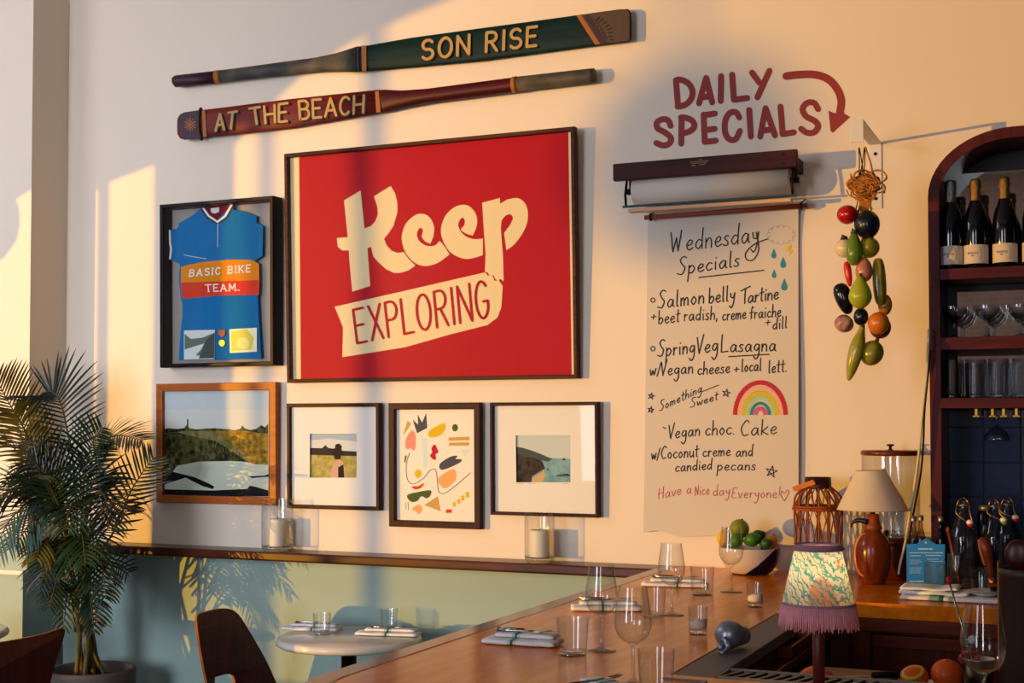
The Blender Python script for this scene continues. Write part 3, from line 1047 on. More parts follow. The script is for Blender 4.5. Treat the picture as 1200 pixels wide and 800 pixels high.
# abstract shapes
m_bead = wood('beaded_frame', '#1c0907', '#40180d', rough=.4, axis=2, streak=40, spec=.12)
B = Picture('framed_shapes', 'dark frame with a cream print of scattered colourful cut-out shapes', [(455, 472.5), (561.5, 471), (563.5, 620), (455.5, 617)], .03, .027, m_bead, lean=math.radians(.8))
R = lambda pts: crop(pts, 440, 450, 4.0)
mb = MB()
mb.plate([B.sheet(0)], lambda u, v, d: (u, -.010, v), 0, 11)
sh = [([(150, 172), (168, 185), (128, 245)], 4), ([(174, 165), (200, 190), (198, 140), (218, 180), (238, 135), (243, 205), (195, 230)], 1),
      (smooth_pts([(140, 290), (145, 250), (170, 218), (188, 235), (188, 290), (178, 312), (165, 300), (150, 305)], 3, True), 5),
      (smooth_pts([(250, 220), (300, 190), (325, 183), (328, 210), (300, 242), (255, 248)], 3, True), 2), (ellipse(373, 204, 14, 17), 3),
      ([(342, 250), (440, 246), (441, 263), (343, 265)], 4), ([(344, 274), (439, 272), (440, 288), (345, 288)], 4),
      (smooth_pts([(262, 300), (278, 282), (288, 300), (295, 318), (282, 330), (285, 352), (270, 352), (256, 335), (266, 318)], 3, True), 6),
      ([(400, 308), (443, 305), (420, 340)], 7), ([(218, 255), (238, 250), (244, 390), (225, 395)], 7),
      (smooth_pts([(300, 375), (350, 340), (385, 336), (375, 350), (402, 352), (395, 368), (315, 402)], 3, True), 1),
      ([(140, 332), (147, 335), (139, 368), (134, 365)], 1), (ellipse(200, 419, 16, 20), 2),
      (smooth_pts([(295, 440), (350, 402), (375, 405), (375, 450), (330, 488), (305, 475)], 3, True), 8),
      (smooth_pts([(170, 478), (200, 478), (228, 462), (215, 485), (185, 493)], 3, True), 9),
      (smooth_pts([(148, 520), (200, 505), (258, 497), (258, 520), (240, 535), (215, 525), (195, 548), (165, 550)], 3, True), 3),
      ([(228, 566), (292, 525), (306, 596)], 4), (smooth_pts([(175, 580), (200, 565), (218, 575), (215, 600), (200, 608), (190, 595), (176, 592)], 3, True), 8),
      ([(360, 558), (372, 548), (378, 568), (366, 576)], 2), ([(380, 545), (395, 535), (400, 556), (388, 563)], 2), ([(400, 525), (414, 520), (418, 542), (404, 548)], 2),
      ([(420, 508), (436, 503), (441, 528), (427, 535)], 2), ([(330, 587), (358, 586), (358, 602), (331, 604)], 9), (smooth_pts([(340, 540), (400, 480), (430, 500), (380, 525)], 3, True), 10)]
art(mb, B, .010, [(R(p), i) for p, i in sh[:-1]], step=.00002)
sq = R(smooth_pts([(160, 322), (145, 370), (148, 440), (175, 468), (225, 440), (255, 405), (280, 400), (290, 450), (295, 500), (320, 512), (370, 480), (445, 415)], 6))
mb.stroke(sq, .6, B.at(.0112), 0, 1)
for a, b in (((142, 555), (143, 588)), ((152, 552), (154, 588))):
    mb.stroke(R([a, b]), .4, B.at(.0112), 0, 1)
mb.build('print', CH, B.root, fix=False)
B.glass(.022)

# coast
D = Picture('framed_photograph', 'small dark walnut frame with a photo of a rocky coast and blue sea', [(573.5, 472), (699.5, 470), (701.5, 606), (574.5, 603.5)], .034, .013, m_wal, lean=math.radians(.9),
            group='photographs in walnut frames with wide mats')
ph = R([(657, 240), (914, 240), (914, 460), (660, 460)])
hole = [D.px(x, y, .016) for x, y in ph]
MB().plate([D.sheet(0), hole], lambda u, v, d: (u, -.013 - d, v), .003).build('mat_board', m_matb, D.root)
mb = MB()
ccol = [_art('coast_sky', '#c3ccc8', rough=.45), _art('coast_sea', '#5f93a0', color2='#86aeb2', scale=30, rough=.45), _art('coast_rock', '#171a1c', color2='#4a3c34', scale=45, rough=.5),
        _art('coast_hill', '#45504a', rough=.5), _art('coast_sand', '#c9a878', rough=.5)]
art(mb, D, .008, [(R([(650, 232), (920, 232), (920, 470), (650, 470)]), 0), (R([(780, 345), (920, 350), (920, 470), (700, 470)]), 1),
                  (R([(655, 292), (690, 298), (730, 310), (770, 325), (800, 338), (830, 350), (810, 362), (740, 352), (655, 340)]), 3),
                  (R([(735, 440), (790, 405), (797, 425), (780, 470), (730, 470)]), 4),
                  (R([(655, 320), (700, 340), (740, 345), (780, 360), (795, 395), (760, 415), (735, 430), (728, 470), (655, 470)]), 2),
                  (R([(800, 400), (812, 395), (812, 405)]), 2), (R([(872, 355), (884, 345), (894, 356)]), 2), (R([(845, 428), (900, 418), (915, 430), (850, 432)]), 2)])
mb.build('print', ccol, D.root, fix=False)
mb = MB()
for a, b in (((668, 466), (692, 466)), ((715, 466), (750, 466)), ((880, 466), (905, 466))):
    mb.stroke(R([a, b]), .35, D.at(.0163), 0, 0)
mb.build('caption', mat('pencil', '#8a8478', rough=.7), D.root, fix=False)
D.glass(.024)

# ---- oars ------------------------------------------------------------------
m_old = mat('weathered_grey', '#34322f', rough=.6, color2='#57503f', scale=9, bump=.2)
m_green = wood('oar_green', '#06191b', '#0e302e', rough=.5, axis=0, streak=20, spec=.12)
m_plum = mat('oar_plum', '#331321', rough=.5, vary=.2, scale=20)
m_orng = mat('oar_orange', '#9a5a16', rough=.5, vary=.15, scale=30)
m_lett = mat('oar_gold', '#b08a48', rough=.5, vary=.25, scale=40)
m_lets = mat('oar_shadow', '#120a08', rough=.6)
m_redw = wood('oar_red', '#4a141a', '#802a1a', rough=.45, axis=0, streak=20, spec=.15)
m_maro = wood('oar_maroon', '#2c0b10', '#551418', rough=.4, axis=0, streak=20, spec=.15)


def oar_piece(name, parent, stations, mats, origin):
    """stations: (top px, bottom px, centre depth, half thickness): an oval section swept along the oar"""
    mb = MB()
    rings = []
    for (tx, ty), (bx, by), dep, th in stations:
        a, b = wp(tx, ty, -dep), wp(bx, by, -dep)
        c, h = (a + b) / 2, (a - b) / 2
        rings.append([c + h * math.cos(2 * PI * k / 20) + Vector((0, -1, 0)) * th * math.sin(2 * PI * k / 20) - origin for k in range(20)])
    n = len(rings)
    fs = [(i * 20 + k, i * 20 + (k + 1) % 20, (i + 1) * 20 + (k + 1) % 20, (i + 1) * 20 + k) for i in range(n - 1) for k in range(20)]
    mb.add([p for r in rings for p in r], fs, 0, True)
    mb.f += [list(range(20)), list(range((n - 1) * 20, n * 20))]; mb.m += [0, 0]; mb.s += [False, False]
    return mb.build(name, mats, parent)


def onblade(dep, origin):
    return lambda u, v, d: wp(u, v, -dep - d) - origin


o1 = wp(470, 60, -.04)
O1 = thing('oar', 'long oar with dark green painted blade lettered SON RISE, uppermost on the wall', 'oar', o1, group='painted oars')
oar_piece('grip', O1, [((204, 90), (204, 100), .04, .018), ((206, 88.3), (206, 102.3), .04, .02), ((253.5, 83), (253.5, 97.2), .04, .021)], m_plum, o1)
oar_piece('band', O1, [((253, 82.5), (253, 97.6), .04, .022), ((259, 82), (259.5, 96.8), .04, .022)], m_orng, o1)
oar_piece('shaft', O1, [((258, 82.5), (258, 96.5), .04, .021), ((300, 77), (300, 91.8), .04, .022), ((340, 71.5), (340, 87.5), .04, .022), ((370, 67.5), (370, 84.5), .04, .02), ((395, 62), (395, 84), .04, .017), ((418, 54.5), (418, 84.5), .04, .013)], m_old, o1)
oar_piece('blade', O1, [((416, 55), (416, 84.5), .04, .013), ((432, 53), (432, 83), .04, .011), ((480, 44.5), (480, 78.8), .04, .01), ((560, 33.5), (560, 71.5), .04, .01), ((660, 20), (660, 58), .04, .01), ((725, 11), (725, 49.5), .04, .009), ((736, 10.5), (736, 48), .04, .008), ((739, 14), (739, 45), .04, .006)], m_green, o1)
mb = MB()
T = onblade(.0545, o1)
tipm = MB()
bnd = MB()
bnd.plate([[(423.5, 53.6), (429, 53), (429.5, 83.2), (424, 83.6)]], T, 0, 1)
bnd.plate([[(418, 54.4), (420, 54.2), (420.5, 84), (418.5, 84)]], T, 0, 2)
X8 = lambda pts: crop(pts, 470, 0, 4.2857)
tipm.plate([X8([(880, 78), (905, 76), (1000, 222), (975, 225)])], T, 0, 1)
T2 = onblade(.0535, o1)
tipm.plate([X8([(905, 76), (1120, 46), (1140, 52), (1147, 70), (1147, 190), (1140, 205), (1000, 222)])], T2, 0, 3)
tipm.plate([X8([(915, 78), (945, 74), (1035, 215), (1005, 220)])], T, 0, 2)
for (x, y, r_) in ((985, 92, 38), (1003, 100, 30), (1020, 112, 22), (1033, 127, 14), (1042, 144, 6), (1047, 162, -2), (1050, 180, -8), (1054, 198, -12)):
    c_, s_ = math.cos(math.radians(r_ - 12)), math.sin(math.radians(r_ - 12))
    tipm.stroke(X8([(x - 13 * c_ * .5, y + 13 * s_ * .9 + 6), (x + 13 * c_, y - 10 * s_ - 2)]), 1.2, T, .0004, 4)
for k in range(6):
    tipm.stroke(X8(smooth_pts([(968 + k * 10, 100 + k * 17), (982 + k * 10, 98 + k * 17), (980 + k * 10, 112 + k * 17)], 3)), .7, T, .0004, 4)
letter_word(mb, 'SON RISE', X8([(110, 210), (682, 138), (680, 232), (112, 304)]), 3.5, T, .0008, 4, gap=.34)
letter_word(mb, 'SON RISE', X8([(108, 204), (682, 133), (678, 228), (106, 300)]), 3.5, T, .0014, 5, gap=.34)
om_ = [m_green, m_orng, m_plum, mat('oar_tip', '#4a382c', rough=.6, vary=.25, scale=25), m_lets, m_lett]
mb.build('lettering', om_, O1, fix=False)
tipm.build('painted_tip', om_, O1, fix=False)
bnd.build('painted_band', om_, O1, fix=False)

o2 = wp(450, 120, -.045)
O2 = thing('oar', 'long oar with red painted blade lettered AT THE BEACH, hung below the green oar', 'oar', o2, group='painted oars')
Y6 = lambda pts: crop(pts, 200, 60, 4.615)
oar_piece('blade', O2, [((208.5, 138), (208.5, 158), .042, .006), ((211, 134), (211, 162), .042, .008), ((216, 131.5), (216, 163.8), .042, .009), ((240, 128.5), (240, 161), .042, .01), ((340, 116), (340, 150), .042, .01), ((444, 105), (444, 132), .045, .012)], m_redw, o2)
oar_piece('shaft', O2, [((443, 105.3), (443, 132), .045, .012), ((451, 105), (451, 131), .045, .014), ((470, 106), (470, 126.5), .047, .018), ((500, 104), (500, 121), .048, .022), ((600, 91), (600, 108.5), .048, .024), ((604, 90.5), (604, 108), .048, .024)], m_maro, o2)
oar_piece('band', O2, [((601, 90), (601, 108.8), .048, .026), ((606, 89.4), (606.5, 108), .048, .026)], m_orng, o2)
oar_piece('grip', O2, [((605, 90), (605, 107.5), .048, .024), ((690, 80.5), (690, 97.5), .048, .024), ((696.5, 80), (697, 96.5), .048, .023)], m_old, o2)
mb = MB()
T = onblade(.0535, o2)
tipm = MB()
bnd = MB()
tipm.plate([Y6([(40, 370), (50, 345), (75, 330), (155, 318), (165, 470), (80, 478), (55, 465), (42, 430)])], T, -.0006, 0)
bnd.plate([Y6([(168, 320), (186, 318), (195, 462), (176, 464)])], T, 0, 1)
bnd.plate([Y6([(1105, 218), (1125, 214), (1135, 330), (1112, 332)])], onblade(.058, o2), 0, 1)
for k in range(12):
    a = k * PI / 6
    tipm.stroke(Y6([(105 + 14 * math.cos(a), 397 + 14 * math.sin(a)), (105 + 32 * math.cos(a), 397 + 34 * math.sin(a))]), 1.3 if k % 2 else .9, T, .0004, 1)
tipm.plate([Y6(ellipse(105, 397, 9, 10, 12))], T, .0006, 1)
for (q, txt) in (([(240, 345), (358, 325), (345, 415), (243, 430)], 'AT'), ([(425, 310), (632, 280), (628, 378), (440, 395)], 'THE'), ([(693, 270), (1045, 238), (1040, 332), (700, 368)], 'BEACH')):
    letter_word(mb, txt, Y6([(x + 8, y + 6) for x, y in q]), 2.9, onblade(.056, o2), .0008, 2, gap=.26)
    letter_word(mb, txt, Y6(q), 2.9, onblade(.056, o2), .0014, 3, gap=.26)
om_ = [m_plum, m_orng, m_lets, m_lett]
mb.build('lettering', om_, O2, fix=False)
tipm.build('painted_tip', om_, O2, fix=False)
bnd.build('painted_band', om_, O2, fix=False)
mb = MB()
ring = [wp(*p) for p in ()]
a, b = wp(*Y6([(163, 308)])[0], y=-.042), wp(*Y6([(166, 478)])[0], y=-.042)
c, h = (a + b) / 2, (a - b) / 2
mb.tube([c + h * math.cos(2 * PI * k / 28) + Vector((0, -1, 0)) * .016 * math.sin(2 * PI * k / 28) - o2 for k in range(28)], .005, 8, closed=True)
mb.build('rope_ring', mat('wire_ring', '#3a3430', rough=.5, metal=.5), O2)

# ---- painted lettering -----------------------------------------------------
m_sign = mat('sign_paint', '#8e2a20', rough=.55, vary=.12, scale=9)
mb = MB()
o3 = wp(870, 130)
T = lambda u, v, d: wp(u, v, -.0008 - d) - o3
Z4 = lambda pts: crop(pts, 755, 70, 4.8)
SGN = 7.2
for pts in ([(178, 115), (190, 262)], arc(190, 187, 82, 76, -92, 92, 14), [(308, 245), (348, 102)], [(348, 102), (382, 240)], [(322, 212), (368, 205)], [(432, 92), (430, 232)],
            [(494, 84), (504, 225), (580, 215)], [(606, 72), (648, 130)], [(704, 62), (636, 212)],
            [(210, 328), (208, 472)], arc(212, 368, 70, 44, -95, 92, 12), [(334, 308), (340, 462)], [(334, 312), (398, 302)], [(336, 396), (396, 388)], [(340, 462), (402, 455)],
            [(590, 282), (600, 432)], [(652, 432), (682, 272)], [(682, 272), (735, 425)], [(664, 398), (718, 392)], [(766, 264), (778, 418), (842, 408)]):
    mb.stroke(Z4(pts), SGN, T)
mb.stroke(Z4(smooth_pts([(148, 372), (135, 342), (105, 334), (72, 352), (75, 385), (118, 410), (150, 440), (140, 472), (105, 482), (68, 468)], 4)), SGN, T)
mb.stroke(Z4(smooth_pts([(535, 325), (515, 295), (480, 300), (455, 345), (455, 410), (480, 448), (515, 445), (538, 400)], 4)), SGN, T)
mb.stroke(Z4(smooth_pts([(978, 278), (955, 243), (915, 243), (890, 278), (910, 318), (960, 345), (978, 375), (955, 408), (915, 410), (882, 388)], 4)), SGN, T)
mb.stroke(Z4(smooth_pts([(798, 92), (870, 84), (960, 84), (1035, 110), (1085, 165), (1108, 230), (1100, 300)], 6)), 9.2, T)
mb.plate([Z4([(1036, 286), (1070, 300), (1120, 298), (1158, 322), (1060, 412), (1048, 400)])], T, 0)
o = mb.build('painted_lettering', m_sign, fix=False)
o.location = o3
tag(o, 'dark red hand-painted DAILY SPECIALS lettering with curved arrow on the wall', 'wall lettering')
# ---- paper roll holder and menu -------------------------------------------
m_holder = wood('holder_wood', '#260b0a', '#451611', rough=.45, axis=0, spec=.12)
m_paper = mat('menu_paper', '#cdc2b2', rough=.75, bump=.05, bscale=9)
m_iron = mat('black_iron', '#15110f', rough=.45, metal=.6)
m_dowel = wood('dowel_wood', '#6a2c1c', '#8f4228', rough=.5, axis=0)
hx0, hx1 = wp(719.5, 195, -.165).x, wp(934, 175, -.175).x
hz0, hz1 = wp(934, 195.5, -.175).z, wp(934, 174.5, -.175).z
hc = Vector(((hx0 + hx1) / 2, 0, (hz0 + hz1) / 2))
H = thing('paper_roll_holder', 'dark wooden wall holder with a paper roll and the handwritten menu hanging from it', 'paper roll holder', hc)
hw = (hx1 - hx0) / 2
MB().box(-hw, hw, -.178, -.152, hz0 - hc.z, hz1 - hc.z).build('front_board', m_holder, H, bevel=.003)
for sx in (-hw + .06, hw - .025):
    MB().box(sx - .012, sx + .012, -.155, -.001, hz0 - hc.z + .004, hz1 - hc.z - .012).build('side_arm', m_holder, H, bevel=.002)
mb = MB()
for sx in (-hw + .05, hw - .05):
    for dz in (-.017, .017):
        mb.tube([(sx, -.178, dz), (sx, -.1805, dz)], .006, 10)
mb.build('plugs', m_iron, H)
# the small gilt stamp on the board
mb = MB()
T = lambda u, v, d: wp(u, v, -.1785) - hc
for y, x0, x1 in ((190.2, 809, 830), (192.2, 811, 828), (194.6, 810, 816), (194.4, 819, 827)):
    q = x0
    while q < x1:
        mb.stroke([(q, y - (q - 810) * .088 + 0), (q + 1.3, y - 1.0 - (q - 810) * .088)], .55, T)
        q += 2.0
mb.stroke([(819, 187.8), (821, 186), (823, 187.6)], .5, T)
mb.build('stamp', mat('gilt_stamp', '#a8823c', rough=.5), H, fix=False)
rx0, rx1 = wp(742, 215, -.12).x - hc.x, wp(925, 205, -.12).x - hc.x
rz = wp(830, 213, -.12).z - hc.z - .012
MB().tube([(rx0, -.098, rz), (rx1, -.098, rz)], .052, 40).build('paper_roll', m_paper, H)
mb = MB()
mb.tube([(rx0 - .03, -.098, rz), (rx1 + .03, -.098, rz)], .012, 12)
for q in (rx0 - .018, rx1 + .018):
    mb.tube([(q, -.14, hz0 - hc.z + .002), (q - .003, -.15, rz - .02), (q, -.150, rz - .062)], .005, 8)
    mb.tube([(q, -.098, hz0 - hc.z + .01), (q, -.098, rz)], .006, 8)
mb.build('roll_hangers', m_iron, H)
mb = MB().box(rx0 - .03, rx1 + .03, -.156, -.146, rz - .068, rz - .060)
mb.build('cutter_bar', mat('teal_cutter', '#12353c', rough=.5, metal=.2), H, bevel=.001)
MB().box(rx0 - .01, rx1 + .012, -.152, -.118, rz - .085, rz - .072).build('lower_bar', mat('pale_bar', '#c9a27c', rough=.6), H, bevel=.002)


def menu_y(z):                          # hangs down from the roll to the wall, a little billowed
    t = max(0.0, min(1.0, (z - 2.20) / .24))
    return -.016 - .028 * t * t - .006 * math.sin(max(0, z - 1.2) * 4)


def mp(px, py, d=0.0):                  # pixel -> the paper's own surface
    y = -.02
    for _ in range(5):
        p = wp(px, py, y - d)
        y = menu_y(p.z)
    return p - hc


mb = MB()
Lx = lambda v: 759.5 - (v - 250) * .0145
Rx = lambda v: 935.5 + (v - 250) * .001
rows = [238 + 6 * i for i in range(66)]
for r in rows:
    for k in range(25):
        u = k / 24
        v = r
        if r == rows[-1]:                # torn lower edge
            pass
        x = Lx(v) * (1 - u) + Rx(v) * u
        yy = v - (x - 845) * .0 
        if v > 560:
            tear = 625 + 3 * math.sin(u * 9) + 22 * max(0, u - .18) * (1 - .45 * u) - 6 * math.exp(-((u - .1) / .08) ** 2)
            yy = 560 + (v - 560) / (628 - 560) * (tear - 560)
        mb.v.append(tuple(mp(x, yy)))
mb.f = [[i * 25 + k, i * 25 + k + 1, (i + 1) * 25 + k + 1, (i + 1) * 25 + k] for i in range(len(rows) - 1) for k in range(24)]
mb.m = [0] * len(mb.f); mb.s = [True] * len(mb.f)
sheet = mb.build('menu_sheet', m_paper, H, fix=False)
m_mark = mat('marker_black', '#17130f', rough=.6)
MK = .0019
T = lambda u, v, d: mp(u, v, .0012 + d)
mb = MB()
W = 1.45
hand_word(mb, 'Wednesday', (785, 295.5), (889, 283), 11.5, W, T)
mb.stroke(smooth_pts([(886, 272), (889, 292), (883, 304), (875, 304), (874, 296), (884, 286), (899, 280)], 4), W, T)
hand_word(mb, 'Specials', (793, 322.5), (866, 311.5), 9, W, T)
mb.stroke([(819, 325), (895, 316.6)], W, T)
mb.stroke(ellipse(765, 351.5, 2.4, 2.6, 10) + [(767.4, 351.5)], 1.1, T)
hand_word(mb, 'Salmon', (770, 361.5), (825, 355), 9, W, T)
hand_word(mb, 'belly', (830, 355.5), (861, 351.5), 8.5, W, T)
hand_word(mb, 'Tartine', (868, 356), (912, 350), 8, W, T, gap=.12)
hand_word(mb, '+', (762, 374.5), (769, 374), 6, 1.2, T)
hand_word(mb, 'beet', (771, 379.5), (796, 377), 7.5, 1.25, T)
hand_word(mb, 'radish,', (801, 376), (841, 374), 7.5, 1.25, T)
hand_word(mb, 'creme', (846, 375.5), (874, 373), 7, 1.25, T)
hand_word(mb, 'fraiche', (878, 373.5), (915, 370.5), 7, 1.25, T)
hand_word(mb, '+', (896, 381), (903, 380.5), 6, 1.2, T)
hand_word(mb, 'dill', (905, 386), (922, 384), 6.5, 1.25, T)
mb.stroke(ellipse(765, 408.5, 2.4, 2.8, 10) + [(767.4, 408.5)], 1.1, T)
hand_word(mb, 'Spring', (770, 418), (814, 413), 8.5, W, T)
hand_word(mb, 'Veg', (816, 414.5), (841, 411), 9, W, T)
hand_word(mb, 'Lasagna', (844, 412.5), (909, 411), 8.5, W, T)
mb.stroke([(854, 417.7), (901, 415)], W, T)
hand_word(mb, 'w/', (761, 440), (774, 438), 7, 1.3, T)
hand_word(mb, 'Vegan', (774, 440), (812, 437), 7.5, 1.3, T)
hand_word(mb, 'cheese', (817, 439), (855, 436.5), 7, 1.3, T)
hand_word(mb, '+', (859, 436), (866, 435.5), 6, 1.2, T)
hand_word(mb, 'local', (868.5, 435.5), (892, 434), 7, 1.3, T)
hand_word(mb, 'lett.', (900, 437), (922, 435), 7, 1.3, T)


def star(x, y, r, w):
    p = [(x + r * math.sin(4 * PI * k / 5 + .2), y - r * math.cos(4 * PI * k / 5 + .2)) for k in range(6)]
    mb.stroke(p, w, T)


star(763, 464, 4, .8); star(762.5, 480, 4, .8); star(851, 460.5, 5, .8); star(904, 552.5, 7, 1.0)
hand_word(mb, 'Something', (772, 482), (822, 459), 5.2, .95, T)
hand_word(mb, 'Sweet', (808, 478), (841, 468), 4.8, .95, T)
mb.stroke([(822, 459), (842, 451)], .95, T)
hand_word(mb, '-', (776, 504), (781, 505), 6, 1.2, T)
hand_word(mb, 'Vegan', (783, 514), (820, 510), 7.5, 1.25, T)
hand_word(mb, 'choc.', (826, 510), (861, 508.5), 8, 1.25, T)
hand_word(mb, 'Cake', (867, 511), (910, 508), 8.5, 1.25, T)
hand_word(mb, 'w/', (763, 538), (773, 537), 6.5, 1.2, T)
hand_word(mb, 'Coconut', (774, 537.5), (818, 535), 7, 1.2, T)
hand_word(mb, 'creme', (823, 535), (855.5, 533.7), 6.5, 1.2, T)
hand_word(mb, 'and', (862, 535), (882, 534), 6.5, 1.2, T)
hand_word(mb, 'candied', (791, 552.5), (834, 549.5), 6, 1.2, T)
hand_word(mb, 'pecans', (840, 551), (885, 550.5), 6, 1.2, T)
mb.build('black_writing', m_mark, sheet, fix=False)
mb = MB()
for tx, a, b in (('Have', (771, 585), (798, 579)), ('a', (804, 578.5), (810, 578)), ('Nice', (814, 580.5), (831, 579)), ('day', (835, 581), (855, 580)), ('Everyone!', (857, 583.5), (914, 583))):
    hand_word(mb, tx, a, b, 6.2, .75, T)
mb.stroke(smooth_pts([(919, 587), (915, 580), (916, 575), (919, 578), (922, 574), (924, 577), (919, 587)], 4), .75, T)
mb.build('pink_writing', mat('marker_pink', '#b8344a', rough=.6), sheet, fix=False)
mb = MB()
for k, (r, w) in enumerate(((1.0, 5.4), (.83, 5.0), (.68, 5.6), (.53, 4.4), (.36, 3.6), (.2, 5.0))):
    mb.stroke([(891 + 29.5 * r * math.cos(math.radians(a)), 486 - 38 * r * math.sin(math.radians(a))) for a in range(0, 181, 6)], w, T, 0, k, rnd=False)
mb.build('rainbow', [mat('rb%d' % i, c, rough=.65) for i, c in enumerate(('#b5162a', '#e0a888', '#c8b41c', '#a8c48c', '#1a8288', '#c8547a'))], sheet, fix=False)
mb = MB()
for (x, y, s) in ((906.7, 297.5, 1.0), (917.7, 308, 1.15), (907, 321, .9), (919, 334, 1.25)):
    mb.plate([[(x, y - 6.5 * s)] + [(x + 3.0 * s * math.cos(math.radians(a)), y + 1.8 * s + 3.4 * s * math.sin(math.radians(a))) for a in range(-30, 211, 24)]], T, 0, 0)
mb.plate([[(923, 287), (928, 286), (926.5, 292), (929.5, 292.5), (924, 301), (925.5, 294), (921.5, 294.5)]], T, 0, 1)
cl = []
for k in range(12):
    a = 2 * PI * k / 12
    cl += arc(915 + 13 * math.cos(a), 275 + 8.5 * math.sin(a), 4, 3, math.degrees(a) - 90, math.degrees(a) + 90, 4)
mb.stroke(cl + [cl[0]], .45, T, 0, 2)
mb.build('weather_drawing', [mat('drop_teal', '#1b8396', rough=.65), mat('bolt_yellow', '#d8b010', rough=.65), mat('cloud_line', '#9aa096', rough=.65)], sheet, fix=False)
a, b = wp(755.5, 255, -.05), wp(946, 240.5, -.05)
mb = MB().tube([a - hc, b - hc], .0085, 14)
mb.build('dowel', m_dowel, H)
mb = MB()
for f in (.04, .965):
    c = a * (1 - f) + b * f - hc
    mb.tube([c + Vector((0, .0125 * math.cos(q), .0125 * math.sin(q))) for q in [k * PI / 6 for k in range(12)]], .003, 6, closed=True)
    mb.tube([c + Vector((0, .006, .012)), c + Vector((.004, .046, .03))], .0025, 6)
mb.build('dowel_hooks', m_iron, H)

# ---- white bracket and the string of vegetables ----------------------------
m_white = mat('white_metal', '#d9d4cc', rough=.45)
bx = wp(1028, 168).x
bz1, bz0 = wp(1034, 167).z, wp(1034, 244).z
BR = thing('wall_bracket', 'white metal angle bracket holding the hanging vegetables', 'bracket', (bx, 0, bz0))
pw = .028
MB().box(-pw, pw * .55, -.005, -.0005, 0, bz1 - bz0).build('wall_plate', m_white, BR, bevel=.001)
TIP = -.40
mb = MB()
mb.box(-pw, pw * .55, TIP, -.0045, bz1 - bz0 - .006, bz1 - bz0)
mb.box(-pw, pw * .55, TIP - .004, TIP, bz1 - bz0 - .075, bz1 - bz0)
mb.build('arm', m_white, BR, bevel=.001)
mb = MB()
for x, z in ((-.006, .195), (-.006, .035)):
    mb.tube([(x, -.005, z), (x, -.008, z)], .006, 10)
mb.build('screws', m_iron, BR)

gy = -.40
G0 = wp(1010, 215, gy)
G = thing('vegetable_string', 'string of glossy vegetables and fruit tied with straw hanging from the white bracket', 'vegetable garland', G0)
GP = lambda x, y, d=0.0: wp(x, y, gy - d) - G0
gm = mpp(G0)
m_straw = mat('straw', '#b06f24', rough=.8, vary=.3, scale=60)
mb = MB()
for (p, q) in (((1006.5, 173), (1007, 205)), ((1013, 173), (1008, 205)), ((1007, 173), (1012, 206)), ((1014, 172), (1012, 206))):
    mb.tube([GP(*p), GP((p[0] + q[0]) / 2 + .4, (p[1] + q[1]) / 2), GP(*q)], .0018, 6, 0)
mb.tube([GP(1014, 172), GP(1020, 190), GP(1024, 208)], .003, 6, 1)
mb.build('cord', [m_iron, m_straw], G)
rnd = random.Random(3)
mb = MB()
for k in range(120):
    c = (1014 + rnd.gauss(0, 6.5), 218 + rnd.gauss(0, 5.5))
    a0 = rnd.uniform(0, 6.28)
    r = rnd.uniform(4, 10)
    pts = [GP(c[0] + r * math.cos(a0 + t * 2.2) * 1.2, c[1] + r * .8 * math.sin(a0 + t * 2.2), rnd.uniform(-.02, .03)) for t in (0, .5, 1, 1.5, 2)]
    mb.tube(smooth_pts(pts, 3), rnd.uniform(.0018, .0035), 5, 0)
for k in range(26):
    x = rnd.uniform(1003, 1022)
    mb.tube([GP(x, 222, rnd.uniform(-.01, .01)), GP(x + rnd.uniform(-3, 3), 236), GP(x + rnd.uniform(-5, 5), rnd.uniform(243, 250))], .0025, 5, 0)
mb.build('straw_knot', m_straw, G)
mb = MB()
for k in range(5):
    mb.tube(smooth_pts([GP(1011 + rnd.uniform(-2, 2), 240 + j * 24, -.012) + Vector((rnd.uniform(-.006, .006), 0, 0)) for j in range(8)], 3), .004, 6)
mb.build('straw_core', m_straw, G)


def veg(name, c, rx, rz, col, d=.0, rot=0.0, fn=None, rough=.22, vary=.15, col2=None, ry=None, stem=None, parts=None):
    m = mat(name + '_skin', col, rough=rough, vary=vary, scale=25, color2=col2, coat=.4, bump=.05, bscale=50)
    p = GP(*c, d)
    M = Matrix.Rotation(rot, 4, 'Y')
    o = MB().ball((0, 0, 0), rx * gm, (ry or rx) * gm, rz * gm, 24, 18, M, 0, None, fn).build(name, m, G)
    o.location = p
    if stem:
        st, sc, w = stem
        d_ = M.to_3x3() @ Vector((0, 0, 1))
        s = MB().tube([d_ * rz * gm * .9, d_ * (rz + st * .6) * gm, d_ * (rz + st) * gm + Vector((.002, 0, 0))], [w * gm, w * gm * .7, w * gm * .8], 8)
        s.build('stalk', mat('stalk_' + name, sc, rough=.6), o)
    return o


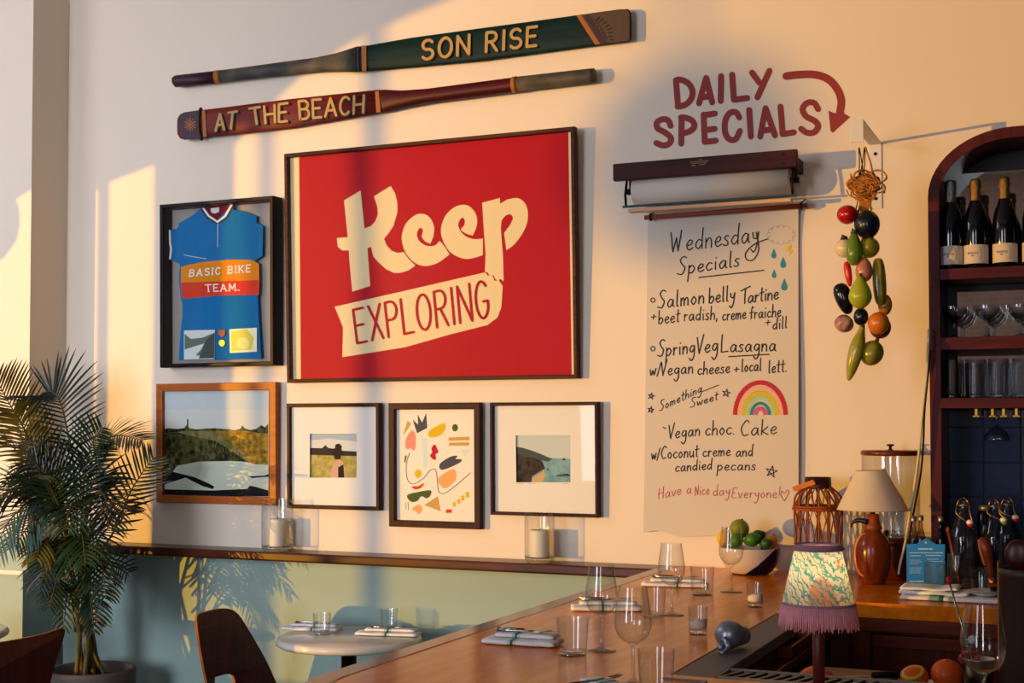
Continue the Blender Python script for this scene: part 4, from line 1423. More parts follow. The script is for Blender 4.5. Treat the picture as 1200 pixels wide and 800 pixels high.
pearf = lambda k, pw=1.0: (lambda a, t: 1 - k * (0.5 + 0.5 * math.cos(t)) ** pw * math.sin(t) ** .5 if True else 1)
ribf = lambda n, k: (lambda a, t: 1 + k * math.cos(n * a) * math.sin(t))
veg('tomato', (993, 251.5), 12.3, 11.3, '#a50d12', .02, fn=ribf(5, .03))
veg('dark_gourd', (1016, 263), 14.8, 16.8, '#0c1420', .03, rough=.3)
veg('turnip', (989.5, 291), 11, 11, '#ddd0a8', .0, col2='#c8b88a', stem=(4, '#2a1c18', 5))
veg('courgette', (1000.8, 291.5), 9.4, 19.5, '#5f7a1c', .055, fn=lambda a, t: max(.05, math.sin(t)) ** -.25 * (1.05 - .42 * max(0, math.cos(t) + .25) / 1.25) * (1 + .03 * math.cos(8 * a)), stem=(3, '#3a4416', 4))
veg('green_pepper', (1018, 290), 11.8, 12.5, '#8a8418', .02, fn=ribf(4, .06), stem=(5, '#6a7a1c', 2.5), rot=.3)
veg('chilli', (994, 321), 4.6, 15, '#c4200c', .02, rot=-.14, fn=lambda a, t: (1.15 - .4 * (.5 - .5 * math.cos(t))) * max(.05, math.sin(t)) ** -.25)
veg('shallot', (1012.5, 316), 11, 14.5, '#c07c50', .04, col2='#b06a5c', fn=lambda a, t: 1 - .25 * (.5 + .5 * math.cos(t)))
veg('gherkin', (1030.5, 330), 7.4, 27.5, '#8a7a18', .015, rot=-.05, col2='#6d6a12', fn=lambda a, t: (1 + .05 * math.cos(6 * a)) * max(.05, math.sin(t)) ** -.5)
veg('aubergine', (989, 350), 9.8, 19, '#0b0a14', .0, rot=-.3, fn=lambda a, t: (1.2 - .4 * (.5 - .5 * math.cos(t))) * max(.05, math.sin(t)) ** -.3, rough=.15)
veg('pear', (1008, 342.5), 13, 19, '#9aa322', .07, fn=lambda a, t: 1.08 - .55 * max(0, math.cos(t) + .3) / 1.3, stem=(3, '#5a4a1c', 1.4))
veg('dark_plum', (1009, 371), 8.5, 10.5, '#0d1018', .03, rough=.25)
veg('mandarin', (1037, 357), 8.2, 12.5, '#a8681c', -.01)
veg('garlic', (989, 379), 10.5, 10.5, '#74405a', .02, col2='#b8906e', fn=ribf(7, .1), rot=.5)
veg('orange', (1029.5, 378.5), 12.3, 13, '#c26a12', .05, rough=.35)
veg('dark_orange', (1031.5, 383.5), 12.3, 13.2, '#5e1e10', .015, rough=.4)
veg('cucumber', (1001.5, 417.5), 7.8, 29, '#8a8a1c', .05, rot=.27 - .02, col2='#9a9438', fn=lambda a, t: (1 + .05 * math.cos(9 * a)) * (1.2 - .45 * (.5 - .5 * math.cos(t)) ** 1.3), stem=(6, '#8a8a20', 4.5))
veg('lime_gourd', (1021.5, 413.5), 13, 15, '#7d7a1e', .02, fn=ribf(5, .05), rot=.4, stem=(3, '#3c3a12', 3))
# ================================================================== LEFT SIDE: candles, tables, chairs, palm
m_thin = thin_glass('glass_wall', (.975, .98, .975), ior=1.45, extra=.05, edge=.55)
m_solid = thin_glass('glass_thick', (.97, .98, .975), ior=1.5, extra=.11, edge=.35)
m_wax = mat('candle_wax', '#e6dcc8', rough=.5, vary=.03, scale=20)
m_wick = mat('candle_wick', '#1c1612', rough=.8)


def shell(name, prof, parent, m, seg=40):
    return MB().lathe(prof, seg).build(name, m, parent)


def hurricane(loc, label, h, r, ch, cr):
    t = thing('candle_jar', label, 'candle', loc, group='glass candle jars on the wooden ledge')
    shell('jar_wall', [(r * .98, .012), (r, .03), (r, h - .004), (r * 1.01, h)], t, m_thin)
    shell('jar_base', [(.0, .0), (r * .82, .0), (r * .97, .008), (r * .985, .022), (r * .9, .016), (.0, .014)], t, m_solid)
    c = MB().lathe([(0, .0145), (cr * .97, .0145), (cr, .02), (cr, ch - .012), (cr * .93, ch - .002), (cr * .75, ch - .004), (0, ch - .012)], 36).build('pillar_candle', m_wax, t)
    MB().tube([(0, 0, ch - .014), (.001, 0, ch - .002), (.003, 0, ch + .006)], .0014, 6).build('wick', m_wick, c)
    return t


hurricane((-3.175, -.084, Z_BAR + .0005), 'left candle jar on the ledge, tall clear glass with a slim white candle', .215, .066, .135, .033)
hurricane((-1.985, -.084, Z_BAR + .0005), 'right candle jar on the ledge, shorter clear glass with a wide white candle', .188, .058, .125, .038)

# ---- marble tables
m_marb = mat('marble', '#d6d0c4', rough=.18, color2='#cbc4b6', scale=5, coat=.3)
m_post = mat('table_iron', '#1c0f0c', rough=.4, metal=.4)


def cafe_table(loc, label, r):
    t = thing('cafe_table', label, 'table', loc, group='round marble cafe tables')
    MB().lathe([(0, .728), (r - .012, .728), (r - .003, .734), (r, .744), (r - .004, .754), (r - .014, .76), (0, .76)], 72).build('tabletop', m_marb, t)
    MB().lathe([(0, .03), (.03, .03), (.03, .70), (.09, .712), (.12, .7275), (0, .7275)], 28).build('post', m_post, t)
    MB().lathe([(0, 0), (.19, 0), (.19, .012), (.06, .03), (.03, .045), (0, .045)], 36).build('base', m_post, t)
    return t


TB = Vector((-2.682, -.33, 0))
cafe_table(TB, 'round white marble cafe table laid with two napkins and tumblers', .283)
cafe_table((-4.0 - .26, -.86, 0), 'round marble cafe table cut off by the left edge of the photo', .27)

# ---- bent plywood chairs
m_ply = wood('chair_plywood', '#340e08', '#5a1c0e', rough=.35, axis=2, spec=.15)
m_edge = wood('chair_edge', '#8a4418', '#b8692a', rough=.35, axis=2)
m_leg = mat('chair_leg', '#2a1410', rough=.4)


def plane_outline(px, A, n):
    return [onp(x, y, A, n) for x, y in px]


def chair(label, A, B, px, holepx, seat_c, rz):
    """backrest traced on the upright plane through A and B"""
    A, B = Vector(A), Vector(B)
    e = (B - A).normalized()
    n = e.cross(Vector((0, 0, 1))).normalized()
    base = Vector((seat_c[0], seat_c[1], 0))
    t = thing('bentwood_chair', label, 'chair', base)
    W = (B - A).length

    def to2(p):
        return ((p - A).dot(e), p.z)
    o2d = [to2(p) for p in plane_outline(px, A, n)]
    loops = [o2d] + ([[to2(p) for p in plane_outline(holepx, A, n)]] if holepx else [])

    def to3(u, v, d):
        s = (u / W - .5) * 2
        return Vector((A.x, A.y, 0)) + e * u + Vector((0, 0, v)) + n * (d + .02 * (s * s - .5)) - base
    MB().plate(loops, to3, .011, 0, 1).build('backrest', [m_ply, m_edge], t, bevel=.002)
    R_ = Matrix.Rotation(rz, 4, 'Z')
    mb = MB()
    prof = [(-.19, -.2), (.19, -.21), (.21, -.1), (.205, .14), (.17, .2), (-.17, .2), (-.205, .14), (-.21, -.1)]
    pts = smooth_pts([(x, y) for x, y in prof], 4, True)
    mb.plate([[(p.x, p.y) for p in pts]], lambda u, v, d: R_ @ Vector((u, v, .44 + d + .02 * (u / .2) ** 2)), .012, 0, 1)
    mb.build('seat', [m_ply, m_edge], t, bevel=.002)
    for sx in (-1, 1):
        for sy in (-1, 1):
            MB().tube([R_ @ Vector((sx * .14, sy * .14, .443)), R_ @ Vector((sx * .17, sy * .17, .2)), R_ @ Vector((sx * .2, sy * .2, 0))], [.016, .013, .010], 12).build('leg', m_leg, t)
    return t


V8 = lambda pts: crop(pts, 220, 700, 8.0)
back = V8(smooth_pts([(50, 185), (75, 155), (200, 122), (300, 104), (385, 104), (440, 130), (490, 190), (560, 320), (640, 490), (700, 640), (760, 830), (800, 1000)], 4)
          + smooth_pts([(700, 1120), (400, 1130), (230, 1060)], 3) + smooth_pts([(195, 900), (150, 720), (100, 500), (60, 290)], 4))
hole = V8(smooth_pts([(250, 770), (270, 735), (350, 718), (410, 722), (430, 745), (440, 820), (400, 850), (270, 845)], 4, True))
chair('dark brown bentwood chair with a slot in its back beside the marble table', (-3.2, -.64, .8), (-3.2, -.21, .8), back, hole, (-2.99, -.42), -PI / 2)
seatb = smooth_pts([(-30, 757), (0, 752), (25, 748), (50, 742), (66, 736), (70.5, 738), (68, 752), (58, 790), (50, 830)], 4) + smooth_pts([(20, 845), (-25, 845), (-40, 800)], 3)
chair('dark brown chair back at the lower left corner in front of the palm', (-3.5, -1.44, .8), (-3.5, -1.02, .8), seatb, None, (-3.29, -1.22), -PI / 2)

# ---- palm -------------------------------------------------------------------
PB = Vector((-3.955, -.315, 0))
palm = thing('potted_palm', 'tall potted palm with arching green fronds in the left corner', 'palm', PB)
m_pot = mat('pot_clay', '#4b413c', rough=.7, color2='#5d524b', scale=6, bump=.2, bscale=25)
MB().lathe([(0, 0), (.13, 0), (.15, .02), (.178, .35), (.185, .50), (.188, .535), (.178, .545), (.166, .54), (.16, .50), (0, .49)], 48).build('pot', m_pot, palm)
MB().lathe([(0, .50), (.1, .505), (.162, .497)], 32).build('soil', mat('soil', '#1c120c', rough=.95, bump=.6, bscale=60), palm)
m_leaf = []
for i, (c, c2) in enumerate((('#0c1a0e', '#152c14'), ('#15280f', '#263f14'), ('#5a4a12', '#7a641a'), ('#2c463e', '#46625a'))):
    m = mat('leaf_%d' % i, c, rough=.4, color2=c2, scale=6, coat=.15)
    m.node_tree.nodes['Principled BSDF'].inputs['Subsurface Weight'].default_value = 0
    m_leaf.append(m)
m_cane = mat('palm_cane', '#4a4a1c', rough=.5, color2='#6a4a1e', scale=12)
prn = random.Random(11)


def frond(pts3, L, n, nrm, mi, droop=.35, spread=.9, w=.0052, start=.25):
    path = smooth_pts(pts3, 10)
    N = len(path)
    mb = MB()
    rad = [.005 * (1 - .8 * i / (N - 1)) + .0008 for i in range(N)]
    mb.tube([p - PB for p in path], rad, 6, 1)
    for k in range(n):
        s = start + (1 - start) * (k + .5) / n
        f = s * (N - 1)
        i = min(int(f), N - 2)
        p = path[i].lerp(path[i + 1], f - i)
        t = (path[i + 1] - path[i]).normalized()
        nn = (nrm - t * nrm.dot(t)).normalized()
        side = t.cross(nn)
        env = math.sin(PI * (.14 + .80 * (s - start) / (1 - start))) ** .8
        for sg in (-1, 1):
            ln = L * (.18 + .9 * env) * prn.uniform(.85, 1.1)
            fwd = .45 + .5 * (s - start)
            d = (t * fwd + side * sg * spread + nn * prn.uniform(-.05, .2)).normalized()
            q = p.copy()
            seg = 6
            rows = []
            for j in range(seg + 1):
                a = j / seg
                wid = w * (1.0 if mi != 9 else 1) * (math.sin(PI * min(1, .12 + .88 * a)) ** .7) * (1 if a < .98 else .1)
                across = d.cross(nn).normalized()
                rows.append((q - across * wid, q - nn * wid * .5, q + across * wid))
                d = (d + Vector((0, 0, -1)) * droop * (1.2 / seg) * (a + .2)).normalized()
                q = q + d * (ln / seg)
            vs = []
            for r in rows:
                vs += [v - PB for v in r]
            for v in vs:                      # keep the leaves off the wall and the pier
                wv = v + PB
                lim = -.245 if wv.x < -4.37 else -.012
                if wv.y > lim:
                    v.y = lim - PB.y
            fs = []
            for j in range(seg):
                fs += [(3 * j, 3 * j + 1, 3 * j + 4, 3 * j + 3), (3 * j + 1, 3 * j + 2, 3 * j + 5, 3 * j + 4)]
            mb.add(vs, fs, 0, True)
    mb.build('frond', [m_leaf[mi], m_cane], palm, fix=False)


def pf(pts, y0, y1):
    n = len(pts)
    return [wp(x, y, y0 + (y1 - y0) * i / (n - 1)) for i, (x, y) in enumerate(pts)]


CAMN = Vector((.5, -.85, .15)).normalized()
UPN = Vector((.1, -.5, .85)).normalized()
for pts, y0, y1, L, n, nrm, mi, dr, sp in (
        ([(92, 640), (86, 545), (79, 505), (71, 472), (63, 460), (54, 458)], -.33, -.40, .21, 24, CAMN, 0, .30, 1.0),
        ([(84, 650), (62, 560), (36, 515), (14, 478), (-4, 445)], -.36, -.55, .21, 26, UPN, 2, .45, .8),
        ([(80, 650), (55, 570), (38, 530), (26, 498), (16, 480)], -.36, -.6, .16, 22, CAMN, 2, .7, .6),
        ([(98, 650), (104, 560), (116, 522), (138, 510), (166, 516)], -.30, -.34, .15, 28, UPN, 0, .5, .9),
        ([(100, 670), (132, 625), (150, 582), (166, 555), (180, 536)], -.30, -.30, .15, 16, CAMN, 0, -.15, .75),
        ([(86, 650), (60, 590), (25, 570), (-15, 590)], -.38, -.7, .22, 24, UPN, 0, .6, .9),
        ([(86, 650), (70, 610), (45, 590), (15, 605), (-10, 650)], -.42, -.8, .22, 24, UPN, 3, .6, .9),
        ([(90, 650), (74, 600), (58, 596), (36, 612), (18, 640)], -.45, -.75, .17, 22, UPN, 3, .7, .9),
        ([(94, 700), (112, 672), (132, 660), (150, 672)], -.32, -.45, .12, 14, CAMN, 0, .5, .9),
        ([(90, 690), (70, 650), (55, 630), (42, 655)], -.45, -.75, .15, 16, CAMN, 2, .9, .7),
        ([(94, 650), (98, 570), (106, 525), (120, 500)], -.30, -.42, .15, 24, CAMN, 1, .3, .9),
        ([(88, 660), (72, 600), (52, 560), (34, 560)], -.40, -.85, .2, 22, UPN, 1, .8, .9),
        ([(96, 660), (112, 610), (132, 590), (148, 600)], -.28, -.4, .16, 20, UPN, 0, .8, .9),
        ([(88, 650), (80, 590), (62, 560), (30, 540)], -.35, -.5, .22, 24, CAMN, 0, .6, .9),
        ([(90, 660), (86, 600), (84, 590), (76, 620)], -.42, -.75, .17, 18, UPN, 1, .9, .9),
        ([(94, 670), (104, 630), (112, 625), (116, 660)], -.36, -.6, .15, 18, UPN, 0, .9, .9),
        ([(88, 680), (76, 650), (64, 645), (52, 680)], -.4, -.6, .13, 16, UPN, 0, .9, .9),
        ([(92, 680), (100, 600), (112, 560), (122, 560)], -.26, -.2, .17, 20, CAMN, 0, .5, .9),
        ([(88, 680), (78, 640), (76, 630), (84, 668)], -.42, -.68, .15, 18, UPN, 1, 1.0, .9),
        ([(92, 690), (98, 655), (102, 650), (104, 690)], -.38, -.6, .13, 16, UPN, 1, 1.0, .9),
        ([(90, 700), (78, 660), (62, 650), (46, 690)], -.44, -.72, .15, 20, UPN, 0, 1.0, .9),
        ([(94, 700), (106, 655), (118, 655), (124, 700)], -.38, -.6, .14, 20, UPN, 0, 1.0, .9),
        ([(92, 690), (92, 640), (96, 625), (100, 660)], -.44, -.7, .15, 20, UPN, 1, 1.0, .9),
        ([(90, 720), (80, 690), (68, 680), (58, 712)], -.42, -.66, .13, 18, UPN, 0, 1.0, .9),
        ([(94, 720), (100, 690), (108, 690), (114, 730)], -.38, -.58, .12, 18, UPN, 0, 1.0, .9),
        ([(88, 740), (84, 700), (80, 690), (74, 735)], -.44, -.62, .11, 16, UPN, 1, 1.0, .9),
        ([(96, 735), (102, 705), (106, 700), (110, 740)], -.40, -.6, .10, 16, CAMN, 0, 1.0, .8),
        ([(86, 650), (60, 580), (30, 530), (4, 520)], -.42, -.8, .2, 24, UPN, 0, .5, .9),
        ([(94, 660), (106, 590), (122, 580), (128, 620)], -.34, -.6, .17, 20, UPN, 0, .9, .9)):
    frond(pf(pts, y0, y1), L, n, nrm, mi, dr, sp)
for k in range(12):
    a = prn.uniform(0, 2 * PI)
    r = prn.uniform(.01, .085)
    b = Vector((r * math.cos(a) * 1.1, r * math.sin(a), .495))
    tpx = prn.uniform(80, 106)
    tp = wp(tpx, prn.uniform(610, 680), -.34 + prn.uniform(-.08, .08)) - PB
    mid = b.lerp(tp, .5) + Vector((prn.uniform(-.02, .02), prn.uniform(-.02, .02), 0))
    MB().tube(smooth_pts([b, mid, tp], 6), [.011 - .005 * i / 12 for i in range(13)], 8).build('cane', m_cane, palm)
m_dry = mat('dry_leaf', '#8a4a20', rough=.7)
for (p0, p1, p2) in (((98, 640), (110, 625), (118, 640)), ((84, 700), (92, 690), (104, 696)), ((108, 700), (122, 668), (134, 672)), ((70, 680), (78, 674), (90, 690)), ((104, 720), (118, 728), (132, 735))):
    MB().tube([wp(*p0, -.42) - PB, wp(*p1, -.44) - PB, wp(*p2, -.44) - PB], [.004, .004, .001], 6, flat=.4).build('dry_leaf', m_dry, palm)

# ================================================================== GLASSES, NAPKINS, FORKS
def wine_glass(loc, label, s=1.0):
    t = thing('wine_glass', label, 'wine glass', loc, group='wine glasses on the bar')
    shell('bowl', smooth_pts([(.004, .083), (.016, .086), (.030, .098), (.0372, .118), (.0375, .135), (.034, .160), (.0300, .185), (.0287, .198)], 4), t, m_thin, 48)
    shell('stem', [(0, .0), (.0335, .0), (.034, .0015), (.026, .0035), (.010, .0075), (.0045, .014), (.0037, .03), (.0037, .07), (.0055, .079), (.011, .0835), (.0, .0845)], t, m_solid, 40)
    t.scale = (s, s, s)
    return t


def wine_copy(src, loc, label):
    return dup(src, loc, label)


wgA = wine_glass(hp(705, 762.5, Z_BAR), 'wine glass beside the tumbler nearest the striped napkin at left')
wine_copy(wgA, hp(742, 802, Z_BAR), 'wine glass at the front edge of the bar beside the lowest tumbler')
wine_copy(wgA, hp(787, 720.5, Z_BAR), 'wine glass standing on the bar beside the far napkin, below the menu')
wine_copy(wgA, hp(857, 693.5, Z_BAR), 'wine glass in front of the fruit bowl').scale = (1.03, 1.03, 1.03)
wine_copy(wgA, hp(1153, 846, Z_BAR), 'large near wine glass at the lower right of the photo').scale = (1.05, 1.05, 1.05)


def tumbler(loc, label, s=1.0, group='tumblers on the bar'):
    t = thing('tumbler', label, 'tumbler', loc, group=group)
    shell('wall', [(.0315, .010), (.0325, .014), (.0365, .084), (.0370, .0855)], t, m_thin, 44)
    shell('base', [(0, 0), (.030, 0), (.0318, .003), (.0322, .0125), (.030, .0105), (0, .009)], t, m_solid, 40)
    t.scale = (s, s, s)
    return t


tb = tumbler(hp(671, 768, Z_BAR), 'tumbler standing on the end of the striped napkin nearest the front')
for (x, y, s, lb) in ((769, 812, 1.0, 'tumbler at the very front of the bar, cut by the bottom edge'), (823, 697, 1.03, 'tumbler in front of the far napkin next to the fruit bowl'),
                      (766, 722.5, .92, 'tumbler behind the front wine glass, by the middle napkin')):
    dup(tb, hp(x, y, Z_BAR), lb, scale=s)
for (x, y, lb) in ((377, 743, 'tumbler on the left side of the marble table'), (456, 737, 'tumbler at the back right of the marble table')):
    dup(tb, hp(x, y, .7605), lb, group='tumblers on the marble table', scale=.97)


def votive(loc, label):
    t = thing('votive_candle', label, 'candle', loc, group='small votive candles on the bar')
    shell('cup', [(.0215, .010), (.0225, .014), (.0245, .068), (.0248, .070)], t, m_thin, 36)
    shell('cup_base', [(0, 0), (.021, 0), (.0222, .003), (.0222, .015), (.0, .013)], t, m_solid, 32)
    mb = MB().lathe([(0, .0165), (.0212, .0165), (.0222, .022), (.0226, .036), (0, .036)], 32)
    mb.v = [(x, y, z + (x * .25 if z > .03 else 0)) for x, y, z in mb.v]
    w = mb.build('wax', m_wax, t)
    MB().tube([(.002, 0, .036), (.003, 0, .041)], .001, 6).build('wick', m_wick, w)
    return t


vt = votive(hp(818, 743.5, Z_BAR), 'votive candle in a small glass nearest the drip rail')
dup(vt, hp(885, 711, Z_BAR), 'votive candle in a small glass closer to the fruit bowl and floral lamp', rz=.3)

m_cloth = mat('napkin_cloth', '#eae7e4', rough=.9, bump=.15, bscale=120)
m_stripe = mat('napkin_green', '#1d6a58', rough=.9)
m_stripe2 = mat('napkin_pale', '#8fb0a4', rough=.9)
m_fork = mat('cutlery_steel', '#9a9692', rough=.22, metal=1.0)


def napkin(pa, pb, z, width, label, group, f=.42):
    a, b = hp(*pa, z), hp(*pb, z)
    d = b - a
    L = d.length
    ang = math.atan2(d.y, d.x)
    t = thing('folded_napkin', label, 'napkin', (a + b) / 2, rz=ang, group=group)
    nr = random.Random(int(pa[0]))
    bands = [(f - .055, f - .045, 2), (f - .038, f - .03, 2), (f - .02, f + .02, 1), (f + .03, f + .038, 2), (f + .045, f + .055, 2)]
    cuts = sorted(set([i / 16 for i in range(17)] + [c for b_ in bands for c in b_[:2]]))

    def layer(name, par, y0, y1, z0, th, x0=0.0, x1=1.0, off=0.0):
        mb = MB()
        rows = []
        cs = [c for c in cuts if x0 <= c <= x1]
        K = 14
        for c in cs:
            e = .0
            if c in (cs[0], cs[-1]):
                e = .25
            r = []
            wob = .0012 * math.sin(c * 17 + off) + (.004 * (c - .5) ** 2)
            for k in range(K):
                q = 2 * PI * k / K
                yy = (y0 + y1) / 2 + (y1 - y0) / 2 * (1 - e * .2) * math.copysign(abs(math.cos(q)) ** .5, math.cos(q)) + wob
                zz = z0 + th / 2 + th / 2 * (1 - e) * math.copysign(abs(math.sin(q)) ** .6, math.sin(q)) + (wob * .5 if math.sin(q) > 0 else 0)
                r.append(((c - .5) * L, yy, max(zz, z0)))
            rows.append(r)
        vs = [p for r in rows for p in r]
        mb.add(vs, [], 0)
        for i in range(len(cs) - 1):
            mid = (cs[i] + cs[i + 1]) / 2
            mi = 0
            for (u0, u1, m_) in bands:
                if u0 < mid < u1:
                    mi = m_
            for k in range(K):
                mb.f.append([i * K + k, i * K + (k + 1) % K, (i + 1) * K + (k + 1) % K, (i + 1) * K + k]); mb.m.append(mi); mb.s.append(True)
        mb.f += [list(range(K)), [(len(cs) - 1) * K + k for k in range(K)]]; mb.m += [0, 0]; mb.s += [False, False]
        return mb.build(name, [m_cloth, m_stripe, m_stripe2], par)
    layer('lower_fold', t, -width / 2, width / 2, .0008, .013)
    layer('upper_fold', t, -width * .1, width / 2 - .001, .0145, .010, .08, .94, 2)
    return t, a, b, ang, L


def fork(c, ang, label, tilt=0.0, group='forks on the napkins'):
    t = thing('fork', label, 'fork', c, rz=ang, group=group)
    t.rotation_euler.y = tilt
    t.scale = (.78, .8, .8)
    MB().tube([(-.09, 0, .0035), (-.05, 0, .004), (0, 0, .004), (.03, 0, .006)], [.005, .0042, .0028, .0026], 10, flat=.45).build('handle', m_fork, t)
    mb = MB()
    mb.tube([(.028, 0, .006), (.04, 0, .005), (.052, 0, .004)], [.003, .008, .010], 12, flat=.22) if False else None
    mb.plate([[(.026, -.003), (.036, -.009), (.052, -.011), (.052, .011), (.036, .009), (.026, .003)]], lambda u, v, d: (u, v, .0045 + d), .0018)
    mb.build('neck', m_fork, t)
    for k in range(4):
        y = -.0095 + k * .00633
        MB().tube([(.051, y, .0054), (.07, y, .0062), (.088, y * .92, .0095)], [.0016, .0014, .0008], 6).build('tine', m_fork, t)
    return t


def knife(c, ang, label):
    t = thing('table_knife', label, 'knife', c, rz=ang, group='knives on the napkins')
    t.scale = (.78, .8, .8)
    MB().tube([(-.1, 0, .004), (-.06, 0, .0045), (-.01, 0, .004)], [.0055, .005, .004], 10, flat=.6).build('handle', m_fork, t)
    MB().plate([[(-.012, -.004), (.07, -.008), (.095, -.006), (.104, .004), (-.012, .004)]], lambda u, v, d: (u, v, .003 + d), .0014).build('blade', m_fork, t, bevel=.0004)
    return t


GN = 'striped napkins laid on the bar'
for (pa, pb, z, w, lb, f, zt, gp) in (
        ((571, 752), (655, 757), Z_BAR, .085, 'striped white napkin nearest the front left edge of the bar', .42, .0265, GN),
        ((669, 714.5), (752, 715), Z_BAR, .075, 'striped white napkin behind the tumbler and two near wine glasses', .45, .0265, GN),
        ((753, 686), (830, 688), Z_BAR, .075, 'striped white napkin farthest along the bar, close to the menu', .55, .0265, GN),
        ((333, 737), (398, 739), .7605, .085, 'striped napkin at the left of the marble table', .55, .0265, 'napkins on the marble table'),
        ((419, 743), (491, 745), .7605, .085, 'striped napkin at the right of the marble table', .5, .0265, 'napkins on the marble table')):
    t, a, b, ang, L = napkin(pa, pb, z, w, lb, gp, f)
    c = (a + b) / 2
    up = Vector((-math.sin(ang), math.cos(ang), 0))
    key = lb.replace('striped white napkin', 'napkin').replace('striped napkin', 'napkin')
    fork(c + up * .010 + Vector((0, 0, .0262)), ang + .04, 'steel fork on the ' + key, 0)
    if z == Z_BAR:
        knife(c + up * .034 + Vector((0, 0, .0262)), ang + .0, 'steel knife on the ' + key)
t, a, b, ang, L = napkin((676, 806), (735, 822), Z_BAR, .09, 'white napkin just showing at the bottom edge of the bar', GN, .5)
fork(hp(697, 815, Z_BAR) + Vector((0, 0, .0262)), math.radians(62), 'steel fork with tines showing at the bottom edge of the bar', 0)
# ================================================================== ON THE BAR, RIGHT
# ---- fruit bowl
bowl_c = wp(879, 640, -.165)
bowl_c.z = Z_BAR + .0005
m_bowlw = mat('bowl_cream', '#c9b8a4', rough=.35, vary=.05, scale=10)
m_bowlb = mat('bowl_navy', '#10162e', rough=.25)
BW = thing('fruit_bowl', 'wide cream ceramic bowl with navy dipped side, full of citrus on the bar', 'bowl', bowl_c)
R1, HB = .106, .092
prof = smooth_pts([(.055, 0), (.072, .006), (.092, .033), (.102, .066), (R1, HB)], 14)
prof = [(p[0], p[1]) for p in prof] + [(R1 - .004, HB + .001), (R1 - .009, HB - .004), (.09, .058), (.075, .03), (.045, .014), (0, .012)]
mb = MB().lathe([(0, 0)] + prof, 200)
e = Vector((math.cos(.35), math.sin(.35), 0))
for i, f in enumerate(mb.f):
    c = sum((Vector(mb.v[k]) for k in f), Vector()) / len(f)
    u_ = c.x * math.cos(YAW) + c.y * math.sin(YAW)
    if c.z < (u_ + .035) * .85 and math.hypot(c.x, c.y) > c.z * .4 + .058 or c.z < .004:
        mb.m[i] = 1
mb.build('bowl', [m_bowlw, m_bowlb], BW)


def citrus(name, label, px, r, col, d=0.0, sz=1.0, rot=0.0, tip=0.0, group=None, stem=True, par=None, rough=.4):
    p = wp(px[0], px[1], bowl_c.y - d)
    m = mat(name + '_peel_' + col[1:], col, rough=rough, vary=.12, scale=18, bump=.18, bscale=140, coat=.15)
    t = thing(name, label, 'fruit', p, group=group, ry=rot)
    fn = (lambda a, tt: 1 + tip * (max(0, math.cos(tt) - .86) * 5 + max(0, -math.cos(tt) - .86) * 5)) if tip else None
    MB().ball((0, 0, 0), r, r, r * sz, 28, 20, None, 0, fn).build('peel', m, t)
    if stem:
        MB().tube([(0, 0, r * sz * (1 + tip * .7) - .002), (0, 0, r * sz * (1 + tip * .7) + .003)], [.004, .003], 8).build('stem_end', mat('fruit_stem', '#5a4a1c', rough=.8), t)
    return t


gfr = 'citrus in the fruit bowl'
citrus('grapefruit', 'large green grapefruit on top of the fruit bowl', (866.5, 619.5), .0345, '#6f7c1c', .02, group=gfr, rot=.3)
citrus('lemon', 'yellow lemon at the left of the fruit bowl', (848.5, 630), .0245, '#d8a818', .0, 1.2, .3, .3, group=gfr)
citrus('lime', 'bright green lime in the middle of the fruit bowl, nearest the viewer', (881.5, 632), .0245, '#2f6418', .055, 1.12, 1.2, .25, group=gfr)
citrus('lime', 'dark green lime behind the bright lime in the bowl', (888, 629), .0245, '#1d3f14', .01, 1.1, 1.0, .2, group=gfr)
citrus('lime', 'lime seen through the wine glass in the bowl', (863, 633), .0235, '#3f6a14', .06, 1.1, .8, .2, group=gfr)
citrus('orange', 'orange at the right of the fruit bowl', (903, 634), .0245, '#d0741c', .01, group=gfr, rot=.5)
citrus('lime', 'small dark lime between the bright lime and the orange', (897.5, 636.5), .019, '#234a14', .05, 1.1, 1.3, .2, group=gfr)

# ---- rattan lantern
m_rat = wood('rattan', '#6a2e12', '#a8561e', rough=.5, axis=2, streak=30)
lc = wp(959, 640, -.15)
lc.z = Z_BAR + .0005
LM = mpp(wp(959, 600, -.15))
LT = thing('rattan_lantern', 'woven rattan lantern with a flat handle standing by the wall', 'lantern', lc)
Rr = 27.5 * LM
zt = lambda y: wp(959, y, -.15).z - lc.z
for z, r, tr in ((.008, Rr * .97, .006), (zt(642), Rr * 1.04, .0045), (zt(596), Rr * 1.05, .005), (zt(593), Rr * 1.03, .004)):
    MB().tube([(r * math.cos(k * PI / 20), r * math.sin(k * PI / 20), z) for k in range(40)], tr, 8, closed=True).build('hoop', m_rat, LT)
zs, zp = zt(580), zt(571)
mb = MB()
for k in range(14):
    a = 2 * PI * k / 14
    c, s_ = math.cos(a), math.sin(a)
    mb.tube(smooth_pts([(Rr * .97 * c, Rr * .97 * s_, .008), (Rr * c, Rr * s_, zt(620)), (Rr * 1.02 * c, Rr * 1.02 * s_, zt(592)), (Rr * .93 * c, Rr * .93 * s_, zs), (16 * LM * c, 16 * LM * s_, zp)], 5), .0032, 7)
mb.build('ribs', m_rat, LT)
mb = MB()
for k in range(18):
    for sg in (-1, 1):
        a = 2 * PI * k / 18
        a2 = a + sg * 2 * PI / 12
        a3 = a2 + sg * .35
        mb.tube(smooth_pts([(Rr * .96 * math.cos(a), Rr * .96 * math.sin(a), .01), (Rr * .98 * math.cos((a + a2) / 2), Rr * .98 * math.sin((a + a2) / 2), zt(618)), (Rr * math.cos(a2), Rr * math.sin(a2), zt(594)), (16 * LM * math.cos(a3), 16 * LM * math.sin(a3), zp)], 4), .0017, 5)
mb.build('weave', m_rat, LT)
